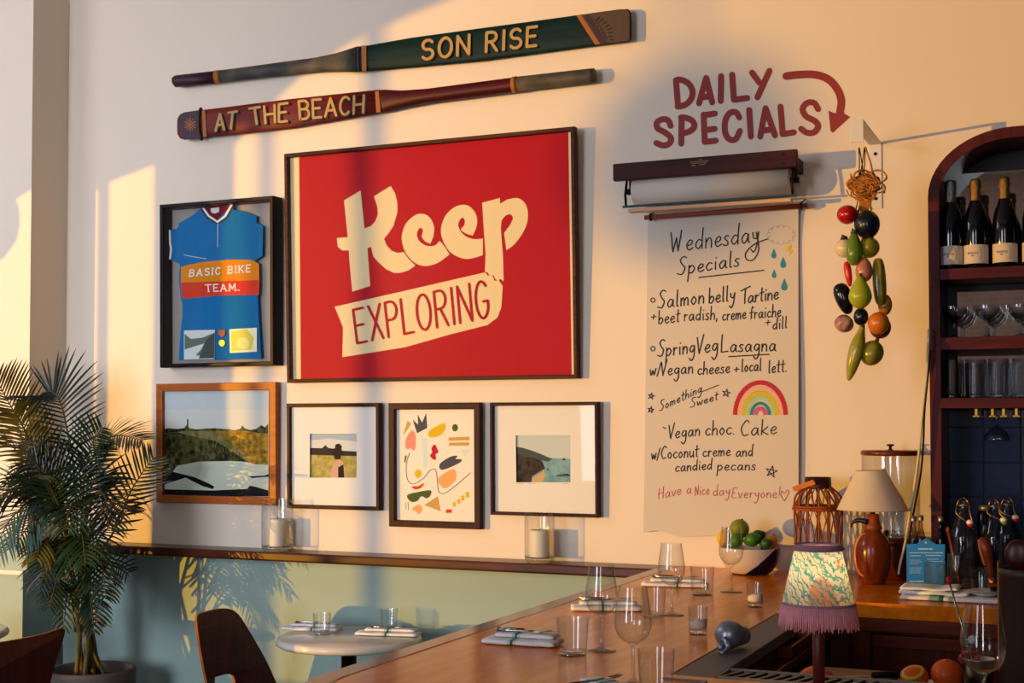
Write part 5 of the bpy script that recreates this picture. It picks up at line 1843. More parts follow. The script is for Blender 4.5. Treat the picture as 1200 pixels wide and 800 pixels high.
m_tin = mat('lantern_rim', '#3a1a12', rough=.45, metal=.3)
MB().lathe([(15.2 * LM, zp - .004), (15.4 * LM, zp), (15.2 * LM, zp + .036), (14.6 * LM, zp + .036), (14.6 * LM, zp), (15.2 * LM, zp - .004)], 36).build('top_ring', m_tin, LT)
A_, B_ = wp(930, 572.5, -.15 - Rr * .2) - lc, wp(955, 564, -.15 - .058) - lc
d = (B_ - A_).normalized()
mb = MB()
up = Vector((0, -.3, 1)); up = (up - d * up.dot(d)).normalized()
sd = d.cross(up)
mb.add([A_ + up * .008, A_ - up * .010, B_ - up * .010, B_ + up * .008, A_ + up * .008 + sd * .004, A_ - up * .010 + sd * .004, B_ - up * .010 + sd * .004, B_ + up * .008 + sd * .004],
       [(0, 1, 2, 3), (7, 6, 5, 4), (0, 4, 5, 1), (1, 5, 6, 2), (2, 6, 7, 3), (3, 7, 4, 0)])
mb.build('handle', wood('lantern_handle', '#a85a20', '#c87a34', rough=.5, axis=0), LT, bevel=.001)
MB().lathe([(0, .002), (Rr * .9, .002), (Rr * .9, .008), (0, .008)], 30).build('floor_disc', m_rat, LT)
t = thing('tealight_glass', 'small glass candle cup inside the rattan lantern', 'candle', lc + Vector((0, 0, .009)))
shell('cup', [(.024, .004), (.028, .02), (.030, .085), (.0302, .087)], t, m_thin, 30)
MB().lathe([(0, .004), (.0235, .004), (.027, .02), (.0275, .055), (0, .055)], 30).build('wax', mat('amber_wax', '#8a3a18', rough=.4), t)

# ---- lamp with carved bird-shaped wooden base
bl = Vector((-.70, -.305, Z_BAR + .0005))
bl.x = wp(1023, 640, -.305).x
BM = mpp(bl + Vector((0, 0, .15)))
LP = thing('table_lamp', 'lamp with carved wooden bird base and a plain cream cone shade', 'lamp', bl)
zy = lambda y: wp(1023, y, -.305).z - bl.z
m_carv = wood('carved_wood', '#4a1a0a', '#8a3a14', rough=.22, axis=2, coat=.5)
m_carl = wood('carved_wood_light', '#a8541a', '#c8742a', rough=.25, axis=2, coat=.5)
m_horn = mat('dark_horn', '#1a0e0c', rough=.3)
body = [(0, 0), (12.5, 0), (15.5, 680 - 674), (19, 680 - 662), (20.4, 680 - 648), (19.5, 680 - 636), (16, 680 - 626), (11, 680 - 620), (8.5, 680 - 617), (0, 680 - 617)]
prof = [(p[0] * BM, p[1] * BM) for p in smooth_pts(body[1:-1], 4)]
mb = MB().lathe([(0, 0)] + prof + [(0, prof[-1][1])], 48)
mb.build('body', m_carv, LP)
mb = MB()   # the paler wing edge wraps the left flank
pts = []
for k in range(13):
    q = -PI + .05 + (PI - .1) * k / 12
    z = zy(649) + 27 * BM * math.cos(q) * .93
    pts.append((z, 15 * BM * math.sin(q)))
wing = []
for z, x in pts:
    z = min(max(z, .004), prof[-1][1] - .002)
    rr = np.interp(z, [p[1] for p in prof], [p[0] for p in prof])
    x = max(-rr * .97, min(rr * .97, x - 1.5 * BM))
    y = -math.sqrt(max(0, rr * rr - x * x))
    ca, sa = math.cos(-.33), math.sin(-.33)
    wing.append((x * ca - y * sa, x * sa + y * ca, z))
mb.tube(wing, [.003 + .004 * math.sin(PI * k / 12) for k in range(13)], 8, flat=.8)
mb.build('wing_edge', m_carl, LP)
MB().lathe([(9.5 * BM, zy(621)), (11 * BM, zy(618.5)), (9 * BM, zy(614)), (7.5 * BM, zy(608)), (7 * BM, zy(602)), (0, zy(602))], 36).build('neck', wood('neck_wood', '#6a2a10', '#9a4a1c', rough=.35, axis=2, streak=40), LP)
bk = [wp(x, y, -.305 - .02) - bl for x, y in ((1016, 611.5), (1009, 609.5), (1003, 610), (998.5, 613), (998, 617.5))]
MB().tube(smooth_pts(bk, 5), [3.6 * BM, 3.4 * BM, 3.2 * BM, 3.1 * BM, 3 * BM, 2.9 * BM, 2.8 * BM, 2.7 * BM, 2.6 * BM, 2.5 * BM, 2.4 * BM, 2.3 * BM, 2.2 * BM, 2.0 * BM, 1.8 * BM, 1.6 * BM, 1.4 * BM, 1.2 * BM, 1.0 * BM, .8 * BM, .5 * BM], 10).build('beak', m_horn, LP)
m_shade = cloth_shade('cream_shade', '#efe0c6', .35)
mb = MB().lathe([(41 * BM, zy(597)), (17.2 * BM, zy(551))], 56, smooth=True)
mb.v = [(x - 2.2 * BM * (z - zy(597)) / (zy(551) - zy(597)) * 1.0, y, z + .05 * x * (z - zy(597)) / (zy(551) - zy(597))) for x, y, z in mb.v]
sh = mb.build('shade', m_shade, LP)
mb = MB()
for z, r, ox, k_ in ((zy(597), 41 * BM, 0, 0), (zy(551), 17.2 * BM, -2.2 * BM, .05)):
    mb.tube([(r * math.cos(k * PI / 28) + ox, r * math.sin(k * PI / 28), z + k_ * r * math.cos(k * PI / 28)) for k in range(56)], .0012, 5, closed=True)
mb.build('shade_rims', mat('shade_rim', '#b89a70', rough=.7), LP)
MB().tube([(0, 0, zy(602)), (0, 0, zy(585))], .008, 10).build('socket', m_tin, LP)
MB().ball((0, 0, zy(578)), .022, .022, .028, 16, 12).build('bulb', mat('bulb_off', '#d8d4c8', rough=.3), LP)

# ---- drinks dispenser behind it
dc = wp(1044, 600, -.1)
dc.z = Z_BAR + .0005
DM = mpp(wp(1044, 600, -.1))
DS = thing('drink_dispenser', 'large clear glass drinks dispenser with a flat wooden lid behind the bird lamp', 'drink dispenser', dc)
dz = lambda y: wp(1044, y, -.1).z - dc.z
Rd = 33 * DM
shell('glass_body', [(Rd, dz(625)), (Rd, dz(534))], DS, m_thin, 56)
shell('glass_floor', [(0, dz(629)), (Rd, dz(629)), (Rd, dz(624)), (0, dz(625))], DS, m_solid, 48)
MB().lathe([(0, dz(533.5)), (Rd * 1.0, dz(533.5)), (Rd * 1.03, dz(532)), (Rd * 1.03, dz(529)), (Rd * .99, dz(527.5)), (0, dz(527.5))], 48).build('lid', m_cab2, DS)
MB().lathe([(0, dz(527.5)), (4 * DM, dz(527.5)), (2 * DM, dz(526)), (1.6 * DM, dz(523)), (4.4 * DM, dz(522)), (4.4 * DM, dz(520.5)), (0, dz(520))], 20).build('lid_knob', m_horn, DS)
MB().lathe([(0, dz(636)), (Rd * .98, dz(636)), (Rd * 1.0, dz(634)), (Rd * 1.0, dz(630)), (0, dz(629.3))], 40).build('stand_plate', m_cab2, DS)
MB().lathe([(0, 0), (Rd * .86, 0), (Rd * .9, .004), (Rd * .84, dz(640)), (Rd * .84, dz(636.3)), (0, dz(636.3))], 40).build('stand', m_cab, DS)
mb = MB().tube([(0, -Rd * .98, dz(628) + .02), (0, -Rd - .03, dz(628) + .02), (0, -Rd - .035, dz(628) + .005)], [.009, .008, .006], 10)
mb.build('tap', m_tin, DS)

# ---- blue carton and small things on the back counter
def on_back(px, py, y):
    p = wp(px, py, y)
    return p


m_cart = mat('carton_blue', '#0a74c4', rough=.45)
m_cartd = mat('carton_navy', '#0c2a58', rough=.45)
cc = wp(1084, 683, -.33)
cc = wp(1084, 684, -.345)
cc.z = Z_BAR + .0005
cy_ = cc.y
CM = mpp(cc)
CT = thing('blue_carton', 'blue cardboard carrier printed with small pale lettering beside the bottles', 'carton', cc)
q = lambda x, y: (wp(x, y, cy_).x - cc.x, wp(x, y, cy_).z - cc.z)
mb = MB()
mb.plate([[q(1062.3, 684), q(1106, 685), q(1107.5, 637.5), q(1097, 637.5), q(1085, 630.5), q(1074, 637), q(1062.3, 637.5)]], lambda u, v, d: (u, d, max(v, 0)), .002, 0)
mb.box(q(1062.3, 684)[0], q(1062.3, 684)[0] + .002, .002, .07, 0, q(1062, 638)[1], 1)
mb.box(q(1106, 684)[0] - .002, q(1107, 684)[0], .002, .08, 0, q(1107, 641)[1], 1)
mb.box(q(1062.3, 684)[0], q(1106, 684)[0], .07, .072, 0, q(1106, 636)[1], 1)
mb.box(q(1062.3, 684)[0], q(1106, 684)[0], .002, .07, 0, .002, 1)
mb.build('body', [m_cart, m_cartd], CT)
mb = MB()
T = lambda u, v, d: wp(u, v, cy_ - .0006 - d) - cc
letter_word(mb, 'TENNENSE', [(1076, 641), (1093, 640.5), (1093, 644.6), (1076, 645)], .7, T, .0, 0) if all(c in BLOCK for c in 'TENNENSE') and False else None
crn = random.Random(5)
for (x0, x1, y, w) in ((1076, 1093, 643, 1.6), (1066, 1105, 647.5, .9), (1066, 1079, 651, .8), (1085, 1103, 650.5, .9), (1066, 1078, 656, .45), (1066, 1080, 658, .45), (1066, 1077, 660, .45), (1066, 1081, 665, .45), (1066, 1080, 667, .45), (1066, 1079, 669, .45), (1066, 1080, 671, .45),
                       (1087, 1100, 655, .6), (1089, 1104, 657.5, .5), (1066, 1082, 681, 1.3)):
    x = x0
    while x < x1:
        l = crn.uniform(.5, 1.6)
        mb.stroke([(x, y), (min(x + l, x1), y)], w, T, rnd=False)
        x += l + .55
mb.plate([ellipse(1085, 635.5, 1.1, 1.1, 8)], T, 0)
mb.build('print', mat('carton_print', '#b9d6de', rough=.5), CT, fix=False)


def put(px, py, z=Z_BAR):
    p = hp(px, py, z)
    p.z += .0005
    return p


# small capped bottles in the carton
m_capm = mat('bottle_cap', '#8a857c', rough=.35, metal=.8)
m_amber = thin_glass('amber_glass', (.62, .5, .36), edge=.6)
m_dkgl = thin_glass('smoke_glass', (.16, .17, .2), edge=.5)
m_clear = thin_glass('bottle_clear', (.86, .88, .86), edge=.55, extra=.02)
for (x, y0, y1, r, m, lb) in ((1071, 604, 650, 6.3, m_amber, 'left amber tonic bottle standing in the blue carton'), (1079.5, 603, 648, 5.6, m_amber, 'right amber tonic bottle standing in the blue carton'),
                              (1103, 604, 650, 6.2, m_dkgl, 'dark capped tonic bottle at the right of the blue carton')):
    c = wp(x, 660, cy_ + .037)
    s_ = mpp(c)
    zt_ = wp(x, y0, c.y).z - Z_BAR - .003
    c.z = Z_BAR + .003
    t = thing('tonic_bottle', lb, 'bottle', c, group='small capped bottles in the carton')
    r *= s_
    shell('glass', smooth_pts([(r * .95, .001), (r, .006), (r, zt_ * .55), (r * .9, zt_ * .68), (r * .45, zt_ * .82), (r * .42, zt_ * .93), (r * .5, zt_ * .94)], 3), t, m, 28)
    MB().lathe([(0, 0), (r * .93, 0), (r * .95, .002), (0, .002)], 24).build('floor', m, t)
    MB().lathe([(r * .56, zt_ * .92), (r * .6, zt_ * .94), (r * .55, zt_ * .99), (0, zt_)], 20).build('cap', m_capm, t)

# textured tumbler in front of the carton
c = put(1096, 690)
s_ = mpp(c)
t = thing('textured_tumbler', 'squat textured glass tumbler in front of the blue carton', 'tumbler', c)
m_tex = thin_glass('textured_glass', (.8, .85, .8), edge=.4, extra=.06)
nt = m_tex.node_tree
for g in [n for n in nt.nodes if n.type == 'BSDF_GLOSSY']:
    n_ = nt.nodes.new('ShaderNodeTexNoise'); n_.inputs['Scale'].default_value = 260
    tc = nt.nodes.new('ShaderNodeTexCoord'); b_ = nt.nodes.new('ShaderNodeBump'); b_.inputs['Strength'].default_value = 1.0; b_.inputs['Distance'].default_value = .003
    nt.links.new(tc.outputs['Object'], n_.inputs['Vector']); nt.links.new(n_.outputs['Fac'], b_.inputs['Height']); nt.links.new(b_.outputs['Normal'], g.inputs['Normal'])
r, hh = 12.5 * s_, 31 * s_
shell('wall', [(r * .92, .006), (r, .012), (r, hh)], t, m_tex, 36)
shell('base', [(0, 0), (r * .9, 0), (r * .95, .006), (0, .01)], t, m_solid, 32)

# swing-top bottles
m_wire = mat('brass_wire', '#a8863c', rough=.3, metal=1.0)
m_porc = mat('porcelain', '#e4dcd4', rough=.25)
m_redr = mat('red_rubber', '#b8141c', rough=.4)
m_grnr = mat('green_rubber', '#6a9a1c', rough=.4)


def swing(px, by, ty, rpx, y, col, label, ball_px):
    c = wp(px, by, y); s_ = mpp(c); c.z = Z_BAR + .0005
    H_ = wp(px, ty, y).z - c.z
    t = thing('swing_top_bottle', label, 'bottle', c, group='clear swing-top bottles on the back counter')
    r = rpx * s_
    shell('glass', smooth_pts([(r * .9, .002), (r, .01), (r, H_ * .5), (r * .93, H_ * .6), (r * .62, H_ * .74), (r * .38, H_ * .85), (r * .35, H_ * .95), (r * .46, H_ * .97)], 4), t, m_clear, 36)
    MB().lathe([(0, 0), (r * .9, 0), (r * .92, .003), (0, .006)], 28).build('floor', m_clear, t)
    bp = wp(ball_px[0], ball_px[1], y - r * .5) - c
    w = MB()
    w.tube([(r * .4 * math.cos(k * PI / 8), r * .4 * math.sin(k * PI / 8), H_ * .9) for k in range(16)], .0022, 5, closed=True)
    for sx in (-1, 1):
        w.tube(smooth_pts([(sx * r * .4, -.004, H_ * .9), (sx * r * .5, -r * .2, H_ * .88), (sx * r * .3, -r * .3, H_ * .95), (0, 0, H_ * .985)], 4), .0019, 5)
        w.tube(smooth_pts([(sx * r * .4, -.004, H_ * .9), (sx * r * .5, -r * .35, H_ * .82), bp + Vector((sx * .008, 0, 0))], 4), .0019, 5)
    w.build('wire_clip', m_wire, t)
    st = MB().ball(bp, .011, .010, .009, 14, 10).build('stopper', m_porc, t)
    MB().lathe([(.0, -.012), (.008, -.012), (.0105, -.006), (.009, -.001), (0, .0)], 16, c=bp + Vector((.004, 0, -.002)), M=Matrix.Rotation(.5, 4, 'Y')).build('rubber', col, st)
    return t


swing(1130, 690, 581, 15.5, -.36, m_redr, 'clear swing-top bottle with a red rubber seal, nearest the blue carton', (1136.5, 612))
swing(1166, 690, 582, 13.5, -.30, m_grnr, 'clear swing-top bottle with a green rubber seal right of the red-sealed one', (1176, 609))
swing(1182, 686, 580, 15, -.2, m_redr, 'clear swing-top bottle at the back right, behind the green-sealed bottle', (1190, 606))
c = wp(1155.5, 690, -.2); s_ = mpp(c); c.z = Z_BAR + .0005
t = thing('lidded_jar', 'dark jar with a silver lid between the swing-top bottles', 'jar', c)
hh = wp(1155, 598, -.2).z - c.z
shell('glass', [(.0, 0), (9 * s_, 0), (9 * s_, hh - .01), (6.5 * s_, hh)], t, m_dkgl, 28)
MB().lathe([(0, hh), (6.8 * s_, hh), (6.8 * s_, hh + .016), (0, hh + .018)], 24).build('lid', m_capm, t)

# short clear tumblers beside the bottles
c0 = put(1148, 696)
tt = tumbler(c0, 'clear tumbler between the swing-top bottles behind the saucer', .95, 'tumblers on the back counter')
dup(tt, put(1178, 693), 'clear tumbler at the right end of the back counter by the brown canister')
# jam jar holding bar tools
c = put(1123, 694)
s_ = mpp(c)
t = thing('tool_jar', 'clear glass jar holding bar spoons and tools', 'jar', c)
shell('glass', [(11 * s_, .003), (11.5 * s_, .01), (11.5 * s_, .115), (10.8 * s_, .122)], t, m_clear, 32)
shell('floor', [(0, 0), (11 * s_, 0), (11.3 * s_, .006), (0, .008)], t, m_solid, 28)
tj = c
t = thing('wooden_stirrer', 'thin dark wooden stirrer leaning out of the tool jar', 'stirrer', tj + Vector((0, 0, .01)))
MB().tube([(.008, 0, 0), wp(1111, 622, tj.y) - tj - Vector((0, 0, .01))], [.004, .005], 8).build('stick', m_cab2, t)
MB().ball(wp(1111, 621, tj.y) - tj - Vector((0, 0, .01)), .0065, .005, .012, 10, 8).build('tip', m_cab2, t)

# stack of folded napkins, saucers, scoop
NP = thing('napkin_stack', 'loose stack of folded striped napkins on the edge of the back counter', 'napkin', put(1116, 702))
o = NP.location
nm_ = MB
for i, (x0, x1, ya, yb, z0, z1, f) in enumerate(((-.142, .19, -.085, .085, 0, .014, .42), (-.15, .05, -.06, .08, .0145, .026, None), (-.147, .02, -.05, .08, .0265, .036, None))):
    mb = MB()
    n = 24
    for k in range(n + 1):
        u = k / n
        x = x0 + (x1 - x0) * u
        wob = .003 * math.sin(u * 11 + i * 2) * u
        e = .3 if k in (0, n) else 0
        for j in range(12):
            a = 2 * PI * j / 12
            y = (ya + yb) / 2 + (yb - ya) / 2 * math.copysign(abs(math.cos(a)) ** .4, math.cos(a)) + .004 * math.sin(u * 7 + i)
            z = (z0 + z1) / 2 + (z1 - z0) / 2 * (1 - e) * math.copysign(abs(math.sin(a)) ** .5, math.sin(a)) + wob * (1 if i else 0)
            mb.v.append((x, y, max(z, z0)))
    for k in range(n):
        for j in range(12):
            mb.f.append([k * 12 + j, k * 12 + (j + 1) % 12, (k + 1) * 12 + (j + 1) % 12, (k + 1) * 12 + j])
            u = (k + .5) / n
            mb.m.append(1 if f and abs(u - .36) < .025 else 2 if f and (abs(u - .30) < .03 or abs(u - .43) < .03) else 0)
            mb.s.append(True)
    mb.f += [list(range(12)), list(range(n * 12, n * 12 + 12))]; mb.m += [0, 0]; mb.s += [False] * 2
    mb.build('napkin', [m_cloth, m_stripe, m_stripe2], NP)
m_plate = mat('saucer_white', '#d6cfbf', rough=.25)
sc_ = hp(1155, 698, Z_BAR + .016)
s1 = thing('saucer', 'lower white saucer of two on the napkin stack', 'saucer', sc_, group='stacked white saucers')
MB().lathe([(0, 0), (.024, 0), (.03, .003), (.048, .010), (.05, .0115), (.047, .0112), (.028, .005), (0, .004)], 40).build('dish', m_plate, s1)
dup(s1, sc_ + Vector((.003, .002, .0062)), 'upper white saucer of two on the napkin stack')
sp = hp(1112, 686, Z_BAR + .036)
t = thing('yellow_dish', 'small yellow-rimmed dark dish behind the napkin stack', 'dish', put(1111, 688))
MB().lathe([(0, .0), (.02, 0), (.034, .010), (.036, .0125), (.032, .0115), (.018, .004), (0, .004)], 36).build('dish', mat('dish_dark', '#2a2018', rough=.3), t)
MB().lathe([(.0335, .0125), (.0375, .0135), (.0335, .0145), (.0325, .0135), (.0335, .0125)], 36).build('rim', mat('dish_yellow', '#d8b42c', rough=.3), t)

# muddler-like wooden tool with copper collar, and the dark red round-headed one
m_cop = mat('copper', '#c47a3a', rough=.25, metal=1.0)
mz = hp(1152, 700, Z_BAR)
def tool_on(px, y):
    return wp(px[0], px[1], y)
yT = -.62
a, b, c1, d1 = [tool_on(p, yT) for p in ((1167, 708), (1164, 688), (1160, 662), (1153, 632))]
t = thing('brush_tool', 'wooden handled brush with copper collar and blue tip standing on the back counter', 'brush', a)
mb = MB().tube([b - a, c1 - a, c1.lerp(d1, .5) - a, d1 - a, d1 - a + (d1 - c1) * .1], [.008, .011, .0175, .019, .010], 16)
mb.build('handle', m_cab2, t)
pts = [c1.lerp(d1, k / 5) - a + Vector((-.012 - .004 * math.sin(k * .6), -.008, 0)) for k in range(6)]
MB().tube(pts, .005, 8).build('pale_edge', m_carl, t)
MB().tube([b.lerp(a, -.05) - a, b.lerp(c1, .45) - a], [.014, .012], 14).build('collar', m_cop, t)
MB().tube([Vector((0, 0, .006)), b - a], [.010, .010], 12).build('bristles', m_horn, t)
MB().tube([Vector((0, 0, 0)), Vector((0, 0, .012))], [.009, .014], 12).build('blue_tip', mat('blue_tip', '#1a3aa8', rough=.4), t)
# ================================================================== BOTTLE CABINET ON THE RIGHT
m_shelf = wood('shelf_wood', '#3a1212', '#5e2222', rough=.45, axis=2, spec=.1)
m_shelfx = wood('shelf_board', '#3a1214', '#582024', rough=.45, axis=0, spec=.1)
m_mirror = mat('mirror', '#e8e8e8', rough=.03, metal=1.0)
m_frost = mat('mirror_edge', '#8fa09a', rough=.3)
SX0, SX1, SY = -.519, .70, -.25
SZT, RX, RZ = 2.546, .27, .215
SHO = Vector(((SX0 + SX1) / 2, -.125, Z_BAR + .0005))
SH = thing('bottle_cabinet', 'dark red wooden wall cabinet with rounded top, mirror back and shelves of glasses', 'cabinet', SHO)


def arch(x0, x1, z0, zt, rx, rz, n=14):
    o = [(x0, z0), (x1, z0)]
    o += [(x1 - rx + rx * math.cos(a), zt - rz + rz * math.sin(a)) for a in [PI / 2 * k / n for k in range(n + 1)]]
    o += [(x0 + rx - rx * math.sin(a), zt - rz + rz * math.cos(a)) for a in [PI / 2 * k / n for k in range(n + 1)]]
    return [(x - SHO.x, z - SHO.z) for x, z in o]


FT = .036
outer_ = arch(SX0, SX1, Z_BAR + .0005, SZT, RX, RZ)
inner_ = arch(SX0 + FT, SX1 - FT, Z_BAR + .001, SZT - FT, RX - FT, RZ - FT)
oo = outer_[1:] + outer_[:1]
ii = inner_[1:] + inner_[:1]
ring = oo + list(reversed(ii))
MB().plate([ring], lambda u, v, d: (u, -.125 + d, v), .245).build('arched_frame', m_shelf, SH, bevel=.002)
MB().plate([inner_], lambda u, v, d: (u, .115 + d, v), .006).build('back_panel', mat('back_panel', '#1a0a0a', rough=.5), SH)
boards = []
for za, zb in ((2.055, 2.091), (1.823, 1.864), (1.630, 1.664)):
    MB().box(SX0 + FT - SHO.x, SX1 - FT - SHO.x, -.124, .114, za - SHO.z, zb - SHO.z).build('shelf_board', m_shelfx, SH, bevel=.0015)
mx0 = wp(1122, 380, -.012).x
for z0, z1, nm in ((2.097, wp(1150, 202, -.012).z, 'mirror'), (1.868, wp(1150, 340, -.012).z, 'mirror'), (1.668, wp(1150, 411, -.012).z, 'mirror')):
    mb = MB().box(mx0 - SHO.x, SX1 - FT - .04 - SHO.x, .108, .1145, z0 - SHO.z, z1 - SHO.z)
    mb.build(nm, m_mirror, SH, bevel=.001)
# navy tiles behind the counter
m_tile = mat('navy_tile', '#142a4c', rough=.14, vary=.25, scale=5, bump=.12, bscale=9, spec=.4)
m_grout = mat('tile_grout', '#3a2c30', rough=.8)
MB().box(SX0 + FT - SHO.x, SX1 - FT - SHO.x, .109, .1145, 0, 1.628 - SHO.z).build('grout', m_grout, SH)
mb = MB()
gx = [wp(x, 520, -.018).x for x in (1110, 1152.7)]
ts = gx[1] - gx[0]
gz = wp(1150, 541.5, -.018).z
for i in range(-1, 9):
    for j in range(-5, 4):
        x0, x1 = gx[0] + i * ts + .0018, gx[0] + (i + 1) * ts - .0018
        z0, z1 = gz + j * ts + .0018, gz + (j + 1) * ts - .0018
        x0, x1 = max(x0, SX0 + FT), min(x1, SX1 - FT)
        z0, z1 = max(z0, Z_BAR + .003), min(z1, 1.627)
        if x1 - x0 < .01 or z1 - z0 < .01:
            continue
        mb.box(x0 - SHO.x, x1 - SHO.x, .105, .110, z0 - SHO.z, z1 - SHO.z)
mb.build('tiles', m_tile, SH, bevel=.0012)
# brass glass hangers
mb = MB()
for px in (1144, 1163, 1176, 1191):
    x = wp(px, 482, -.2).x - SHO.x
    mb.box(x - .004, x + .004, -.08, .09, 1.604 - SHO.z, 1.629 - SHO.z)
    mb.box(x - .010, x + .010, -.08, .09, 1.602 - SHO.z, 1.606 - SHO.z)
mb.build('glass_hangers', mat('brass', '#b8862c', rough=.3, metal=1.0), SH)

# ---- sparkling wine
m_green_g = mat('dark_bottle', '#05070f', rough=.08, spec=.6)
m_label = mat('wine_label', '#cbbdb0', rough=.7)
m_sil = mat('foil_silver', '#8f8d8a', rough=.32, metal=.9, bump=.5, bscale=220)
m_gold = mat('foil_gold', '#8f7142', rough=.36, metal=.9, bump=.5, bscale=220)


def sparkling(px, foil, label):
    c = wp(px, 314, -.19)
    c.z = 2.0915
    t = thing('wine_bottle', label, 'bottle', c, group='sparkling wine bottles on the top shelf')
    r = .0385
    MB().lathe([(0, .004), (.02, .001), (r - .002, 0), (r, .004), (r, .145), (.0372, .162), (.033, .185), (.024, .208), (.0175, .228), (.0155, .25), (0, .25)], 40).build('glass', m_green_g, t)
    MB().lathe([(.0178, .206 + .01), (.0182, .214), (.0172, .235), (.0165, .268), (.0195, .272), (.0195, .281), (.0175, .284), (.0185, .292), (.014, .3), (0, .301)], 32).build('foil', foil, t)
    mb = MB()
    n = 24
    for k in range(n + 1):
        a = math.radians(-195 + 210 * k / n) - .12
        for z in (.016, .078):
            mb.v.append(((r + .0005) * math.cos(a), (r + .0005) * math.sin(a), z))
    for k in range(n):
        mb.f.append([2 * k, 2 * k + 2, 2 * k + 3, 2 * k + 1]); mb.m.append(0); mb.s.append(True)
    lb = mb.build('label', m_label, t, fix=False)
    mb = MB()

    def T(u, v, d):
        a = math.radians(-97) + u / r
        return ((r + .0011 + d) * math.cos(a), (r + .0011 + d) * math.sin(a), v)
    letter_word(mb, 'PROSECCO', [(-.02, .053), (.014, .053), (.014, .047), (-.02, .047)], .0008, T, 0, 0, gap=.4)
    letter_word(mb, 'BRIT'[0:2] + 'S', [(-.007, .043), (.001, .043), (.001, .0395), (-.007, .0395)], .0006, T, 0, 0, gap=.4)
    mb.stroke([(-.024, .034), (.018, .0335)], .0005, T)
    mb.stroke([(-.024, .021), (-.004, .021)], .0005, T)
    mb.stroke(smooth_pts([(.017, .071), (.022, .06), (.024, .045), (.021, .03), (.018, .024)], 4), .0008, T)
    mb.build('label_print', m_ink, lb, fix=False)
    return t


b1 = sparkling(1115, m_sil, 'sparkling wine bottle with silver foil, leftmost on the top shelf')
b2 = sparkling(1144, m_gold, 'sparkling wine bottle with gold foil, middle of the three on the top shelf')
c = wp(1178, 314, -.19); c.z = 2.0915
dup(b2, c, 'sparkling wine bottle with gold foil, right of the middle bottle on the top shelf')
c = wp(1213, 314, -.19); c.z = 2.0915
dup(b2, c, 'sparkling wine bottle with gold foil, cut off by the right edge of the photo')

# ---- coupes on the middle shelf, highballs on the lower one
m_thin2 = thin_glass('shelf_glass', (.82, .84, .86), ior=1.45, extra=.05, edge=.7)


def coupe(loc, label):
    t = thing('coupe_glass', label, 'coupe glass', loc, group='coupe glasses on the middle shelf')
    shell('bowl', smooth_pts([(.003, .056), (.016, .060), (.032, .072), (.041, .088), (.0425, .104)], 4), t, m_thin2, 32)
    shell('stem', [(0, 0), (.028, 0), (.029, .0015), (.012, .005), (.0038, .012), (.0032, .05), (.0055, .056), (0, .0575)], t, m_thin2, 24)
    return t


cp = None
names = ['leftmost', 'second', 'third', 'fourth', 'fifth']
for j, y in enumerate((-.195, -.095)):
    for i in range(4):
        x = wp(1118, 370, -.195).x + i * .103 + .0
        loc = Vector((x, y, 1.8645))
        lb = '%s coupe glass from the left in the %s row of the middle shelf' % (names[i], ('front', 'back')[j])
        if cp is None:
            cp = coupe(loc, lb)
        else:
            dup(cp, loc, lb)


def highball(loc, label):
    t = thing('highball_glass', label, 'highball glass', loc, group='highball glasses on the lower shelf')
    shell('wall', [(.029, .008), (.031, .014), (.0325, .128), (.0328, .129)], t, m_thin2, 32)
    shell('base', [(0, 0), (.028, 0), (.0298, .003), (.0298, .014), (0, .012)], t, m_thin2, 28)
    return t


hb = None
for j, y in enumerate((-.20, -.125)):
    for i in range(5):
        loc = Vector((wp(1116, 440, -.20).x + i * .0725, y, 1.6645))
        lb = '%s highball glass from the left in the %s row of the lower shelf' % (names[i], ('front', 'back')[j])
        if hb is None:
            hb = highball(loc, lb)
        else:
            dup(hb, loc, lb)
# a wine glass hanging upside down from the hangers
c = wp(1168, 490, -.13)
c.z = 1.607
t = thing('hanging_glass', 'stemmed glass hanging upside down below the lowest shelf', 'wine glass', c)
shell('foot', [(0, 0), (.03, 0), (.03, .0015), (.01, .002), (0, .002)], t, m_thin2, 28)
shell('stem', [(.0035, 0), (.0033, -.028), (.006, -.036)], t, m_thin2, 16)
shell('bowl', smooth_pts([(.005, -.035), (.02, -.044), (.038, -.062), (.043, -.076), (.0425, -.084)], 4), t, m_thin2, 32)

# ---- cables hanging at the cabinet's left side
for nm, pts, y, m, lb, r in (('power_cable', [(1088.5, 385), (1086.5, 430), (1083, 465), (1080.5, 490), (1077, 530), (1072, 567), (1066.5, 600), (1061, 635), (1055, 660), (1053, 673)], -.29, mat('cable_white', '#c8b890', rough=.5), 'pale cable hanging down beside the wooden bottle cabinet', .0045),
                             ('power_cable', [(1090.5, 410), (1087, 445), (1084.5, 470), (1083, 490), (1082, 520), (1079, 555), (1072.5, 590), (1067, 620), (1064.5, 640)], -.275, m_iron, 'black cable hanging behind the pale one beside the bottle cabinet', .0032)):
    p3 = [wp(x, yy, y) for x, yy in pts]
    o = MB().tube(smooth_pts([p - p3[0] for p in p3], 5), r, 8).build(nm, m)
    o.location = p3[0]
    tag(o, lb, 'cable')

# ================================================================== NEAR RIGHT: lamp, canister, tools, fruit
PL = hp(960, 848, Z_BAR) + Vector((0, 0, .0005))
pm = mpp(PL + Vector((0, 0, .2)))
FL = thing('floral_lamp', 'small bar lamp with a floral pastel shade and pink fringe on a brown pole', 'lamp', PL)
pz = lambda y: wp(960, y, PL.y).z - PL.z
m_pole = mat('lamp_pole', '#4a1e1a', rough=.35)


